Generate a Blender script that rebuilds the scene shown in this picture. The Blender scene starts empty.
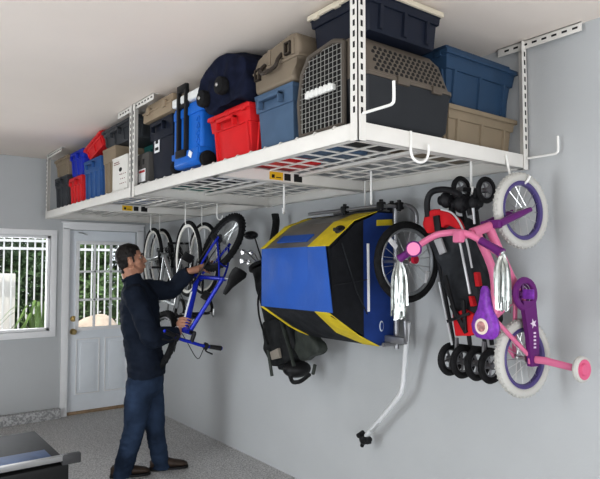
import bpy, bmesh, math, random
from mathutils import Vector as V, Matrix, noise
PI = math.pi
random.seed(7)
SC = bpy.context.scene
COL = SC.collection

# ------------------------------------------------------------------ camera
FPX, YAW, PIT, EYE = 584.5, .649, .047, 1.6
FWD = V((math.sin(YAW)*math.cos(PIT), math.cos(YAW)*math.cos(PIT), math.sin(PIT)))
RGT = V((math.cos(YAW), -math.sin(YAW), 0))
UPV = RGT.cross(FWD)
CAM = V((0, 0, EYE))
cd = bpy.data.cameras.new('camera')
cam = bpy.data.objects.new('camera', cd)
COL.objects.link(cam)
cd.sensor_width = 36
cd.lens = FPX/600*36
cd.clip_start = .05
m3 = Matrix((RGT, UPV, -FWD)).transposed()
cam.matrix_world = Matrix.Translation(CAM) @ m3.to_4x4()
SC.camera = cam

def ray(u, v):
    return FWD + RGT*((u-300)/FPX) + UPV*((239.5-v)/FPX)
def at(u, v, d):
    return CAM + ray(u, v)*d
def onax(u, v, ax, val):
    r = ray(u, v)
    return CAM + r*((val-CAM[ax])/r[ax])
def onX(u, v, x): return onax(u, v, 0, x)
def onY(u, v, y): return onax(u, v, 1, y)
def onZ(u, v, z): return onax(u, v, 2, z)

# --------------------------------------------------------------- materials
MATS = {}
def mat(name, col, rough=.5, metal=0., var=0., vscale=8., bump=0., bscale=60., spec=.5, col2=None, speck=False, emit=0., stretch=None):
    if spec == .5 and not metal: spec = .28 if rough < .62 else .10
    if name in MATS: return MATS[name]
    m = bpy.data.materials.new(name)
    m.use_nodes = True
    nt = m.node_tree
    b = nt.nodes['Principled BSDF']
    b.inputs['Base Color'].default_value = (*col, 1)
    b.inputs['Roughness'].default_value = rough
    b.inputs['Metallic'].default_value = metal
    b.inputs['Specular IOR Level'].default_value = spec
    if emit:
        b.inputs['Emission Color'].default_value = (*col, 1)
        b.inputs['Emission Strength'].default_value = emit
    tc = nt.nodes.new('ShaderNodeTexCoord')
    src = tc.outputs['Object']
    if stretch:
        mp = nt.nodes.new('ShaderNodeMapping')
        mp.inputs['Scale'].default_value = stretch
        nt.links.new(src, mp.inputs[0])
        src = mp.outputs[0]
    if var or col2:
        n = nt.nodes.new('ShaderNodeTexNoise')
        n.inputs['Scale'].default_value = vscale
        n.inputs['Detail'].default_value = 5
        nt.links.new(src, n.inputs['Vector'])
        r = nt.nodes.new('ShaderNodeValToRGB')
        c2 = col2 if col2 else tuple(c*(1-var) for c in col)
        c1 = col if col2 else tuple(min(1, c*(1+var)) for c in col)
        r.color_ramp.elements[0].color = (*c2, 1)
        r.color_ramp.elements[1].color = (*c1, 1)
        r.color_ramp.elements[0].position = .42 if speck else .3
        r.color_ramp.elements[1].position = .58 if speck else .7
        nt.links.new(n.outputs['Fac'], r.inputs[0])
        nt.links.new(r.outputs[0], b.inputs['Base Color'])
    if bump:
        n2 = nt.nodes.new('ShaderNodeTexNoise')
        n2.inputs['Scale'].default_value = bscale
        n2.inputs['Detail'].default_value = 3
        nt.links.new(src, n2.inputs['Vector'])
        bp = nt.nodes.new('ShaderNodeBump')
        bp.inputs['Strength'].default_value = bump
        bp.inputs['Distance'].default_value = .02
        nt.links.new(n2.outputs['Fac'], bp.inputs['Height'])
        nt.links.new(bp.outputs[0], b.inputs['Normal'])
    MATS[name] = m
    return m

WHITE = mat('white_powder_coat', (.72, .70, .66), .42, var=.03)
WALLP = mat('grey_wall_paint', (.485, .495, .50), .75, var=.035, vscale=1.6, bump=.05, bscale=90)
CEILP = mat('ceiling_paint', (.84, .765, .70), .85, var=.03, vscale=1.1, bump=.025, bscale=50)
TRIMW = mat('white_trim_paint', (.80, .80, .80), .45, var=.02)
DOORW = mat('white_door_paint', (.74, .77, .80), .4, var=.02)
FLOOR = mat('speckled_epoxy_floor', (.58, .57, .56), .45, col2=(.30, .295, .29), vscale=85, speck=True, bump=.05, bscale=130)
CURB = mat('speckled_curb', (.55, .55, .55), .6, col2=(.30, .30, .30), vscale=60, speck=True)
BLACK = mat('black_plastic', (.012, .012, .013), .45)
RUBBER = mat('black_rubber', (.018, .018, .019), .75, var=.25, vscale=40, bump=.2, bscale=150)
STEEL = mat('brushed_steel', (.62, .62, .62), .28, 1.)
SILV = mat('silver_paint', (.62, .63, .64), .3, .6)
BRASS = mat('aged_brass', (.55, .42, .2), .3, 1.)
NAVY = mat('navy_plastic', (.010, .014, .027), .42, var=.1)
BGREY = mat('blue_grey_plastic', (.075, .125, .20), .5, var=.08)
TOTEB = mat('denim_blue_plastic', (.024, .055, .105), .42, var=.08)
TAN = mat('tan_plastic', (.215, .175, .13), .55, var=.05)
CREAM = mat('cream_plastic', (.62, .56, .45), .5, var=.04)
TANT = mat('tan_tote_plastic', (.27, .215, .15), .5, var=.05)
REDP = mat('red_plastic', (.60, .018, .022), .42, var=.06)
BRB = mat('bright_blue_plastic', (.012, .035, .42), .4, var=.06)
COOLB = mat('cooler_blue_plastic', (.012, .14, .52), .4, var=.06)
MIDB = mat('mid_blue_plastic', (.03, .10, .27), .45, var=.06)
TEAL = mat('teal_plastic', (.02, .14, .13), .45, var=.06)
DGREY = mat('dark_grey_plastic', (.042, .046, .052), .5, var=.08)
KGREY = mat('charcoal_kennel_plastic', (.026, .028, .032), .5, var=.08)
KTAN = mat('taupe_kennel_plastic', (.125, .105, .085), .5, var=.08)
CARD = mat('white_carton', (.74, .72, .68), .8, var=.03)
LABW = mat('white_label_paper', (.8, .8, .8), .6)
INK = mat('black_ink', (.015, .015, .015), .6)
YEL = mat('yellow_sticker', (.75, .48, .03), .5, var=.05)
BAGN = mat('navy_bag_fabric', (.010, .013, .030), .8, var=.3, vscale=18, bump=.3, bscale=25)
GLASS = None

# ------------------------------------------------------------ mesh builder
ORG = {}
class MB:
    def __init__(s, M=None):
        s.bm = bmesh.new()
        s.M = M.copy() if M else Matrix()
    def v(s, p): return s.bm.verts.new(s.M @ V(p))
    def f(s, vs):
        try: return s.bm.faces.new(vs)
        except ValueError: return None
    def box(s, a, b, bev=0., rot=None, c=None, seg=2):
        a, b = V(a), V(b)
        vs = []
        for i in range(8):
            p = V((b.x if i & 1 else a.x, b.y if i & 2 else a.y, b.z if i & 4 else a.z))
            if rot is not None:
                cc = V(c) if c is not None else (a+b)/2
                p = cc + rot @ (p-cc)
            vs.append(s.v(p))
        return s._hex(vs, bev, seg)
    def _hex(s, vs, bev=0., seg=2):
        fs = [s.f([vs[i] for i in q]) for q in ((0,2,3,1),(4,5,7,6),(0,1,5,4),(2,6,7,3),(0,4,6,2),(1,3,7,5))]
        if bev:
            es = list({e for f in fs if f for e in f.edges})
            bmesh.ops.bevel(s.bm, geom=es, offset=bev, segments=seg, affect='EDGES', profile=.6)
        return s
    def frus(s, x0, x1, y0, y1, z0, z1, t, bev=0., seg=2):
        "box tapered in by t at its bottom"
        vs = []
        for i in range(8):
            k = 0 if i & 4 else t
            vs.append(s.v((x1-k if i & 1 else x0+k, y1-k if i & 2 else y0+k, z1 if i & 4 else z0)))
        return s._hex(vs, bev, seg)
    def tube(s, pts, r, n=8, closed=False, cap=True, flat=1.):
        P = [V(p) for p in pts]
        m = len(P)
        R = r if isinstance(r, (list, tuple)) else [r]*m
        rings = []
        u = None
        for i in range(m):
            if closed: t = P[(i+1) % m]-P[i-1]
            elif i == 0: t = P[1]-P[0]
            elif i == m-1: t = P[-1]-P[-2]
            else: t = (P[i+1]-P[i]).normalized()+(P[i]-P[i-1]).normalized()
            if t.length < 1e-9: t = V((0, 0, 1))
            t.normalize()
            if u is None:
                u = t.cross(V((0, 0, 1)))
                if u.length < .1: u = t.cross(V((1, 0, 0)))
            u = u - t*u.dot(t)
            if u.length < 1e-6: u = t.orthogonal()
            u.normalize()
            w = t.cross(u)
            rings.append([s.v(P[i]+u*(math.cos(2*PI*k/n)*R[i])+w*(math.sin(2*PI*k/n)*R[i]*flat)) for k in range(n)])
        q = m if closed else m-1
        for i in range(q):
            A, B = rings[i], rings[(i+1) % m]
            for k in range(n): s.f((A[k], A[(k+1) % n], B[(k+1) % n], B[k]))
        if cap and not closed:
            s.f(rings[0][::-1]); s.f(rings[-1])
        return s
    def cyl(s, a, b, r, r2=None, n=16): return s.tube([a, b], [r, r if r2 is None else r2], n)
    def torus(s, c, ax, R, r, n=36, m=8, a0=0, a1=2*PI, sx=1.):
        ax = V(ax).normalized(); u = ax.orthogonal().normalized()
        if abs(ax.y) > .9: u = V((1, 0, 0)); u = (u-ax*u.dot(ax)).normalized()
        w = ax.cross(u); c = V(c)
        full = abs(a1-a0-2*PI) < 1e-6
        k = n if full else n+1
        rings = []
        for i in range(k):
            a = a0+(a1-a0)*i/n
            d = u*math.cos(a)+w*math.sin(a)
            rings.append([s.v(c+d*(R+r*math.cos(2*PI*j/m))+ax*(r*sx*math.sin(2*PI*j/m))) for j in range(m)])
        for i in range(n):
            A, B = rings[i], rings[(i+1) % k]
            for j in range(m): s.f((A[j], A[(j+1) % m], B[(j+1) % m], B[j]))
        if not full: s.f(rings[0]); s.f(rings[-1][::-1])
        return s
    def lathe(s, prof, c, ax, n=28):
        ax = V(ax).normalized(); u = ax.orthogonal().normalized(); w = ax.cross(u); c = V(c)
        rings = []
        for r, t in prof:
            if r < 1e-6: rings.append([s.v(c+ax*t)])
            else: rings.append([s.v(c+ax*t+u*(r*math.cos(2*PI*k/n))+w*(r*math.sin(2*PI*k/n))) for k in range(n)])
        for A, B in zip(rings, rings[1:]):
            if len(A) == 1 and len(B) == 1: continue
            for k in range(n):
                if len(A) == 1: s.f((A[0], B[(k+1) % n], B[k]))
                elif len(B) == 1: s.f((A[k], A[(k+1) % n], B[0]))
                else: s.f((A[k], A[(k+1) % n], B[(k+1) % n], B[k]))
        return s
    def ell(s, c, rad, rot=None, nu=16, nv=10):
        c = V(c); rings = []
        for j in range(nv+1):
            th = PI*j/nv
            ring = []
            for i in range(nu if 0 < j < nv else 1):
                p = V((rad[0]*math.sin(th)*math.cos(2*PI*i/nu), rad[1]*math.sin(th)*math.sin(2*PI*i/nu), rad[2]*math.cos(th)))
                if rot is not None: p = rot @ p
                ring.append(s.v(c+p))
            rings.append(ring)
        for A, B in zip(rings, rings[1:]):
            for k in range(nu):
                if len(A) == 1: s.f((A[0], B[k], B[(k+1) % nu]))
                elif len(B) == 1: s.f((A[k], B[0], A[(k+1) % nu]))
                else: s.f((A[k], B[k], B[(k+1) % nu], A[(k+1) % nu]))
        return s
    def prism(s, poly, ax, lo, hi, bev=0., seg=2):
        def pt(q, t):
            q = list(q); q.insert(ax, t); return q
        A = [s.v(pt(q, lo)) for q in poly]; B = [s.v(pt(q, hi)) for q in poly]
        n = len(poly)
        fs = [s.f(A[::-1]), s.f(B)]
        for k in range(n): fs.append(s.f((A[k], A[(k+1) % n], B[(k+1) % n], B[k])))
        if bev:
            es = list({e for f in fs if f for e in f.edges})
            bmesh.ops.bevel(s.bm, geom=es, offset=bev, segments=seg, affect='EDGES', profile=.6)
        return s
    def loft(s, rings, cap=True, closed=True):
        R = [[s.v(p) for p in r] for r in rings]
        n = len(R[0])
        for A, B in zip(R, R[1:]):
            for k in range(n if closed else n-1): s.f((A[k], A[(k+1) % n], B[(k+1) % n], B[k]))
        if cap and closed: s.f(R[0][::-1]); s.f(R[-1])
        return s
    def sheet(s, poly, th):
        "polygon given as world points, thickened by vector th"
        A = [s.v(p) for p in poly]; B = [s.v(V(p)+V(th)) for p in poly]
        n = len(A)
        s.f(A); s.f(B[::-1])
        for k in range(n): s.f((A[k], B[k], B[(k+1) % n], A[(k+1) % n]))
        return s
    def build(s, name, m, parent=None, ang=38, label=None, cat=None, group=None, kind=None, origin=None):
        bm = s.bm
        bmesh.ops.recalc_face_normals(bm, faces=bm.faces)
        if parent is None:
            if origin is None:
                xs = [v.co for v in bm.verts]
                lo = [min(c[i] for c in xs) for i in range(3)]; hi = [max(c[i] for c in xs) for i in range(3)]
                origin = V(((lo[0]+hi[0])/2, (lo[1]+hi[1])/2, lo[2]))
            org = V(origin)
        else: org = ORG[parent.name]
        bmesh.ops.translate(bm, verts=bm.verts, vec=-org)
        me = bpy.data.meshes.new(name)
        bm.to_mesh(me); bm.free()
        me.shade_smooth()
        me.set_sharp_from_angle(angle=math.radians(ang))
        for x in (m if isinstance(m, (list, tuple)) else [m]): me.materials.append(x)
        o = bpy.data.objects.new(name, me)
        COL.objects.link(o)
        if parent is None: o.location = org
        else: o.parent = parent
        ORG[o.name] = org
        if label: o['label'] = label
        if cat: o['category'] = cat
        if group: o['group'] = group
        if kind: o['kind'] = kind
        return o

def thing(name, label, cat, loc, group=None):
    o = bpy.data.objects.new(name, None)
    o.empty_display_size = .05
    COL.objects.link(o)
    o.location = loc
    ORG[o.name] = V(loc)
    o['label'] = label; o['category'] = cat
    if group: o['group'] = group
    return o

def arc(c, u, w, r, a0, a1, n):
    c, u, w = V(c), V(u), V(w)
    return [c+u*(r*math.cos(a0+(a1-a0)*i/n))+w*(r*math.sin(a0+(a1-a0)*i/n)) for i in range(n+1)]

def smoothpath(pts, n=6):
    "Catmull-Rom through points"
    P = [V(p) for p in pts]
    P = [P[0]*2-P[1]] + P + [P[-1]*2-P[-2]]
    out = []
    for i in range(1, len(P)-2):
        for k in range(n):
            t = k/n
            a, b, c, d = P[i-1], P[i], P[i+1], P[i+2]
            out.append(.5*((2*b)+(c-a)*t+(2*a-5*b+4*c-d)*t*t+(3*b-a-3*c+d)*t**3))
    out.append(P[-2])
    return out

def remeshed(mb, name, m, parent, voxel=.006, smooth=2, disp=0., dscale=14., origin=None, label=None, dfun=None):
    "union the pieces in mb into one continuous smooth surface"
    o = mb.build(name, m, parent)
    r = o.modifiers.new('r', 'REMESH'); r.mode = 'VOXEL'; r.voxel_size = voxel; r.use_smooth_shade = True
    if smooth:
        k = o.modifiers.new('s', 'SMOOTH'); k.factor = .5; k.iterations = smooth
    dg = bpy.context.evaluated_depsgraph_get()
    dg.update()
    me = bpy.data.meshes.new_from_object(o.evaluated_get(dg))
    o.modifiers.clear()
    old = o.data
    o.data = me
    bpy.data.meshes.remove(old)
    if disp or dfun:
        bm = bmesh.new(); bm.from_mesh(me)
        bm.normal_update()
        for v in bm.verts:
            p = v.co
            d = disp*noise.noise(p*dscale) if disp else 0
            if dfun: d += dfun(p + ORG[o.name])
            v.co = p + v.normal*d
        bm.to_mesh(me); bm.free()
    me.shade_smooth()
    if not len(me.materials): me.materials.append(m)
    if label: o['label'] = label
    return o

# ================================================================= ROOM
WX, BY, CZ = 2.704, 6.584, 2.752
LX, NY = -2.9, -2.0
def struct(mb, name, m): return mb.build(name, m, kind='structure', ang=30)
struct(MB().box((LX-.15, NY, -.12), (WX+.15, BY+.15, 0)), 'floor', FLOOR)
struct(MB().box((LX-.15, NY, CZ), (WX+.15, BY+.15, CZ+.12)), 'ceiling', CEILP)
struct(MB().box((WX, NY, 0), (WX+.15, BY+.15, CZ)), 'wall_right', WALLP)
struct(MB().box((LX-.15, NY, 0), (LX, BY+.15, CZ)), 'wall_left', WALLP)
# back wall with window and door openings
wx0, wx1, wz0, wz1 = .10, 1.652, .925, 1.935
dx0, dx1, dz1 = 1.848, 2.60, 2.005
w = MB()
B0, B1 = BY, BY+.15
w.box((LX, B0, 0), (wx0, B1, CZ))
w.box((wx0, B0, 0), (wx1, B1, wz0)); w.box((wx0, B0, wz1), (wx1, B1, CZ))
w.box((wx1, B0, 0), (dx0, B1, CZ)); w.box((dx0, B0, dz1), (dx1, B1, CZ)); w.box((dx1, B0, 0), (WX, B1, CZ))
struct(w, 'wall_back', WALLP)
# header of the open garage door behind the viewer
struct(MB().box((LX, NY, 2.35), (WX, NY+.15, CZ)), 'wall_front', WALLP)
# curb along the back wall
struct(MB().box((LX, BY-.085, 0), (1.765, BY, .105), .008), 'trim_1', CURB)
# door casing
c = MB()
c.box((dx0-.078, BY-.022, 0), (dx0-.004, BY, dz1+.02), .004)
c.box((dx0-.078, BY-.022, dz1+.004), (dx1+.078, BY, dz1+.075), .004)
c.box((dx1+.004, BY-.022, 0), (dx1+.078, BY, dz1+.02), .004)
c.box((dx0-.095, BY-.035, dz1+.070), (dx1+.09, BY, dz1+.088), .003)
struct(c, 'trim_2', TRIMW)
struct(MB().box((dx0, BY+.005, 0), (dx1, BY+.12, .028), .004), 'trim_3', mat('oak_sill', (.30, .21, .13), .6, var=.2, vscale=20))
# window
g = MB()
for a, b in (((wx0-.06, wz0-.065), (wx1+.06, wz0)), ((wx0-.06, wz1), (wx1+.06, wz1+.06)), ((wx0-.06, wz0-.01), (wx0, wz1+.01)), ((wx1, wz0-.01), (wx1+.06, wz1+.01))):
    g.box((a[0], BY-.02, a[1]), (b[0], BY+.03, b[1]), .004)
win = struct(g, 'window_1', TRIMW)
s_ = MB()
for a, b in (((wx0, wz0), (wx1, wz0+.03)), ((wx0, wz1-.03), (wx1, wz1)), ((wx0, wz0), (wx0+.03, wz1)), ((wx1-.03, wz0), (wx1, wz1))):
    s_.box((a[0], BY+.012, a[1]), (b[0], BY+.075, b[1]), .003)
s_.build('window_sash', TRIMW, win)
gm = bpy.data.materials.new('clear_glass'); gm.use_nodes = True
nt = gm.node_tree; nt.nodes.clear()
mo = nt.nodes.new('ShaderNodeOutputMaterial'); mx = nt.nodes.new('ShaderNodeMixShader')
tr = nt.nodes.new('ShaderNodeBsdfTransparent'); gl = nt.nodes.new('ShaderNodeBsdfGlossy'); fr = nt.nodes.new('ShaderNodeFresnel')
gl.inputs['Roughness'].default_value = .02; fr.inputs[0].default_value = 1.45
nt.links.new(fr.outputs[0], mx.inputs[0]); nt.links.new(tr.outputs[0], mx.inputs[1]); nt.links.new(gl.outputs[0], mx.inputs[2]); nt.links.new(mx.outputs[0], mo.inputs[0])
GLASS = gm
MB().box((wx0+.02, BY+.066, wz0+.02), (wx1-.02, BY+.072, wz1-.02)).build('window_pane', GLASS, win)
# door: frame slab with nine-pane light and two raised panels
lx0, lx1, lz0, lz1 = 1.95, 2.498, .925, 1.862
DY0, DY1 = BY+.03, BY+.072
d = MB()
d.box((dx0+.003, DY0, .03), (dx1-.003, DY1, lz0)); d.box((dx0+.003, DY0, lz1), (dx1-.003, DY1, dz1-.003))
d.box((dx0+.003, DY0, lz0), (lx0, DY1, lz1)); d.box((lx1, DY0, lz0), (dx1-.003, DY1, lz1))
door = struct(d, 'door_1', DOORW)
fr_ = MB()
for a, b in (((lx0-.025, lz0-.025), (lx1+.025, lz0+.012)), ((lx0-.025, lz1-.012), (lx1+.025, lz1+.025)), ((lx0-.025, lz0), (lx0+.012, lz1)), ((lx1-.012, lz0), (lx1+.025, lz1))):
    fr_.box((a[0], DY0-.014, a[1]), (b[0], DY0+.02, b[1]), .004)
for k in (1, 2):
    x = lx0+(lx1-lx0)*k/3; z = lz0+(lz1-lz0)*k/3
    fr_.box((x-.012, DY0-.004, lz0), (x+.012, DY0+.02, lz1), .003)
    fr_.box((lx0, DY0-.004, z-.012), (lx1, DY0+.02, z+.012), .003)
fr_.build('window_lattice', TRIMW, door)
MB().box((lx0, DY0+.02, lz0), (lx1, DY0+.026, lz1)).build('door_glass', GLASS, door)
for (a, b) in ((1.95, 2.185), (2.265, 2.5)):
    p = MB()
    for q in range(2):
        e = .035*q
        p.box((a+e, DY0-.004-.009*q, .22+e), (b-e, DY0+.01, .80-e), .006)
    p.build('raised_panel', DOORW, door)
    gq = MB()
    for A, B in (((a-.012, .208), (b+.012, .22)), ((a-.012, .80), (b+.012, .812)), ((a-.012, .22), (a, .80)), ((b, .22), (b+.012, .80))):
        gq.box((A[0], DY0-.016, A[1]), (B[0], DY0+.004, B[1]), .004)
    gq.build('panel_molding', TRIMW, door)
for zz, nm in ((1.035, 'deadbolt'), (.895, 'door_knob')):
    k = MB()
    k.lathe([(0, -.012), (.031, -.012), (.033, -.004), (.033, 0)], (1.905, DY0, zz), (0, 1, 0))
    if nm == 'door_knob': k.lathe([(0, -.065), (.02, -.064), (.029, -.052), (.029, -.042), (.015, -.03), (.012, -.01)], (1.905, DY0, zz), (0, 1, 0))
    else: k.box((1.90, DY0-.03, zz-.016), (1.91, DY0-.01, zz+.016), .003)
    k.build(nm, BRASS, door)
k = MB(); k.tube([(1.93, BY-.03, 1.975), (1.965, BY-.035, 1.975), (2.03, BY-.02, 1.955)], .006)
k.build('door_closer_arm', STEEL, door)

# ================================================================ RACKS
XF, Y0, Y1, ZB, ZT = 1.53, 1.645, 6.30, 2.095, 2.165
YM = 3.972
DECK = 2.170
def rack(name, label, y0, y1, stick, near):
    t = thing(name, label, 'storage rack', ((XF+WX)/2, (y0+y1)/2, ZB))
    xw = WX-.012
    for xx, sg in ((XF, 1), (xw, -1)):
        b = MB()
        b.box((min(xx, xx+sg*.005), y0, ZB), (max(xx, xx+sg*.005), y1, ZT), .0015)
        b.box((min(xx, xx+sg*.035), y0, ZB), (max(xx, xx+sg*.035), y1, ZB+.004), .0015)
        b.box((min(xx, xx+sg*.022), y0, ZT-.004), (max(xx, xx+sg*.022), y1, ZT), .0015)
        b.build('side_beam', WHITE, t)
    for yy, sg in ((y0, 1), (y1, -1)):
        b = MB()
        b.box((XF, min(yy, yy+sg*.005), ZB), (xw, max(yy, yy+sg*.005), ZT), .0015)
        b.box((XF, min(yy, yy+sg*.035), ZB), (xw, max(yy, yy+sg*.035), ZB+.004), .0015)
        b.build('end_beam', WHITE, t)
    ym = (y0+y1)/2
    b = MB()
    b.box((XF+.006, ym-.035, ZB+.002), (xw-.006, ym-.03, ZT-.008)); b.box((XF+.006, ym+.03, ZB+.002), (xw-.006, ym+.035, ZT-.008)); b.box((XF+.006, ym-.035, ZB), (xw-.006, ym+.035, ZB+.004), .001)
    b.build('cross_beam', WHITE, t)
    s = MB(); s.box((1.88, ym-.0365, ZB+.010), (1.975, ym-.035, ZT-.014)); 
    st = s.build('warning_sticker', YEL, t, label='yellow warning sticker')
    s = MB(); s.box((1.985, ym-.0365, ZB+.012), (2.03, ym-.035, ZT-.018)); s.build('warning_print', INK, st); s = MB(); s.box((2.055, ym-.0365, ZB+.010), (2.115, ym-.035, ZT-.014)); s.build('warning_print', INK, st); s = MB()
    s.box((1.895, ym-.0370, ZB+.020), (1.915, ym-.0364, ZT-.03)); s.box((1.925, ym-.0370, ZB+.022), (1.96, ym-.0364, ZB+.027))
    s.build('warning_print', INK, st)
    # wire deck
    wd = MB()
    n = int((y1-y0)/.125)
    for i in range(n+1):
        y = y0+.02+(y1-y0-.04)*i/n
        wd.tube([(XF-.004, y, DECK-.012), (XF+.004, y, DECK-.002), (XF+.03, y, DECK-.004), (xw-.02, y, DECK-.004)], .0052, 6)
    nx = 8
    for i in range(nx):
        x = XF+.06+(xw-XF-.12)*i/(nx-1)
        wd.tube([(x, y0+.01, DECK-.011), (x, y1-.01, DECK-.011)], .0055, 6)
    for i in range(1):
        x = (XF+xw)/2
        wd.box((x-.02, y0+.01, DECK-.03), (x+.02, y1-.01, DECK-.014))
    wd.build('wire_deck', WHITE, t)
    # posts: slotted angle, with slots
    for yy, sg in ((y0, 1), (y1, -1)):
        for xx, sx in ((XF-.006, 1), (xw+.004, -1)):
            p = MB()
            A = lambda d0, d1: (min(d0, d1), max(d0, d1))
            xa = A(xx, xx+sx*.042); xb = A(xx, xx+sx*.004); ya = A(yy-sg*.006, yy+sg*.038); yb = A(yy-sg*.006, yy-sg*.002)
            p.box((xa[0], yb[0], ZB-.005), (xa[1], yb[1], CZ-.006)); p.box((xb[0], ya[0], ZB-.005), (xb[1], ya[1], CZ-.006))
            po = p.build('post', WHITE, t)
            h = MB()
            z = ZT+.03
            while z < CZ-.05:
                xm = (xa[0]+xa[1])/2; y_ = (ya[0]+ya[1])/2
                ye = yy-sg*.0062; xe = xx-sx*.0002
                h.box((xm-.0055, ye-.0006, z), (xm+.0055, ye+.0006, z+.024))
                h.box((xe-.0006, y_-.0055, z+.004), (xe+.0006, y_+.0055, z+.028))
                z += .043
            h.build('slots', INK, po)
    # ceiling brackets running along the rack
    for xx in (XF+.004, xw-.012):
        for yy, a, b_ in ((y0, -.30 if near else .0, .15 if near else .30), (y1, -.34 if near else -.5, .0)):
            p = MB()
            p.box((xx-.002, yy+a, CZ-.045), (xx+.002, yy+b_, CZ), .001); p.box((xx-.002, yy+a, CZ-.005), (xx+.034, yy+b_, CZ-.0005))
            br = p.build('ceiling_bracket', WHITE, t)
            h = MB(); y = yy+a+.02
            while y < yy+b_-.03:
                h.box((xx-.0028, y, CZ-.028), (xx-.0015, y+.026, CZ-.018)); y += .052
            if len(h.bm.verts): h.build('slots', INK, br)
            else: h.bm.free()
    return t
rack('overhead_rack', 'near white steel overhead rack holding the kennel and red tote', Y0, YM-.010, True, True)
rack('overhead_rack', 'far white steel overhead rack ending at the back wall above the door', YM+.010, Y1, True, False)

# ---------------------------------------------------------------- hooks
HK = mat('white_vinyl_hook', (.82, .81, .78), .35)
def hook(label, pts, r=.006, grp=None):
    h = MB(); h.tube(smoothpath(pts, 5), r, 8)
    return h.build('storage_hook', HK, label=label, cat='hook', group=grp)
def jhook(label, x, y, ztop, drop, open_dir, rad=.045, lip=.035):
    d = V(open_dir).normalized()
    p = [V((x, y, ztop)), V((x, y, ztop-drop*.5)), V((x, y, ztop-drop+rad))]
    c = V((x, y, ztop-drop+rad))+d*rad
    p += [c-d*(rad*math.cos(a))-V((0, 0, 1))*(rad*math.sin(a)) for a in (PI*.25, PI*.5, PI*.75, PI)]
    p.append(p[-1]+V((0, 0, lip)))
    return hook(label, p)
def lhook(label, x, y, z):
    return hook(label, [V((x, y, z))+V(q) for q in ((0, 0, 0), (0, -.07, 0), (0, -.138, 0), (0, -.155, .004), (0, -.162, .018), (0, -.162, .085))], .006)
p = onY(412, 134, Y0-.012)
jhook('large white J hook on the front beam below the pet kennel', p.x, Y0-.0045, ZT, .128, (1, -.25, 0), .044, .035)
p = onY(366, 113, Y0-.02)
lhook('white L shaped hook on the near front post before the kennel', XF+.016, Y0-.012, p.z)
p = onY(528, 158, Y0-.02)
lhook('white L shaped hook on the near post at the right wall', WX-.03, Y0-.012, p.z)

# ================================================================ CARGO
def tote(name, label, x0, x1, y0, y1, z0, z1, body, lid=None, ribs=5, lugs=True, taper=.016, lidh=.03, cat='storage tote', group=None, latches=False):
    t = thing(name, label, cat, ((x0+x1)/2, (y0+y1)/2, z0), group)
    zr = z1-(lidh if lid else 0)
    b = MB()
    b.frus(x0+.012, x1-.012, y0+.012, y1-.012, z0, zr, taper, .012)
    # rim bands and vertical ribs moulded in the walls
    H = zr-z0
    b.box((x0+.002, y0+.002, zr-.022), (x1-.002, y1-.002, zr-.002), .005)
    b.frus(x0+.004, x1-.004, y0+.004, y1-.004, zr-.32*H, zr-.016, taper*.3, .006)
    for k in range(ribs):
        y = y0+.05+(y1-y0-.1)*k/max(1, ribs-1)
        for xx, sg in ((x0+.012, 1), (x1-.012, -1)):
            b.loft([[V((xx+sg*(taper+.004), y-.012, z0+.015)), V((xx+sg*(taper-.012), y-.008, z0+.015)), V((xx+sg*(taper-.012), y+.008, z0+.015)), V((xx+sg*(taper+.004), y+.012, z0+.015))],
                    [V((xx+sg*(.3*taper+.004), y-.012, zr-.30*H)), V((xx+sg*(.3*taper-.010), y-.008, zr-.30*H)), V((xx+sg*(.3*taper-.010), y+.008, zr-.30*H)), V((xx+sg*(.3*taper+.004), y+.012, zr-.30*H))]])
    nr = max(2, int((x1-x0)/.14))
    for k in range(nr):
        x = x0+.08+(x1-x0-.16)*k/max(1, nr-1)
        for yy, sg in ((y0+.012, 1), (y1-.012, -1)):
            b.loft([[V((x-.014, yy+sg*(taper+.004), z0+.015)), V((x-.009, yy+sg*(taper-.012), z0+.015)), V((x+.009, yy+sg*(taper-.012), z0+.015)), V((x+.014, yy+sg*(taper+.004), z0+.015))],
                    [V((x-.014, yy+sg*(.3*taper+.004), zr-.30*H)), V((x-.009, yy+sg*(.3*taper-.010), zr-.30*H)), V((x+.009, yy+sg*(.3*taper-.010), zr-.30*H)), V((x+.014, yy+sg*(.3*taper+.004), zr-.30*H))]])
    b.build('body', body, t)
    if lid:
        l = MB()
        l.box((x0-.008, y0-.008, zr-.016), (x1+.008, y1+.008, zr+.008), .006)
        l.box((x0+.02, y0+.02, zr), (x1-.02, y1-.02, z1), .008)
        for k in range(3):
            yy = y0+.05+(y1-y0-.1)*k/2
            l.box((x0-.010, yy-.02, zr-.022), (x0+.01, yy+.02, zr+.004), .003)
        l.build('lid', lid, t)
    if lugs:
        for xx, sg in ((x0, -1), (x1, 1)):
            h = MB(); ym = (y0+y1)/2; hw = min(.09, (y1-y0)*.28)
            h.box((min(xx, xx+sg*.028), ym-hw, zr-.05), (max(xx, xx+sg*.028), ym+hw, zr-.032), .004)
            h.box((min(xx, xx+sg*.028), ym-hw, zr-.085), (max(xx, xx+sg*.028), ym-hw+.012, zr-.034), .004); h.box((min(xx, xx+sg*.028), ym+hw-.012, zr-.085), (max(xx, xx+sg*.028), ym+hw, zr-.034), .004)
            h.build('handle', body, t)
    return t
D = .0
K = DECK+.001
FX = XF+.048
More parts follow.
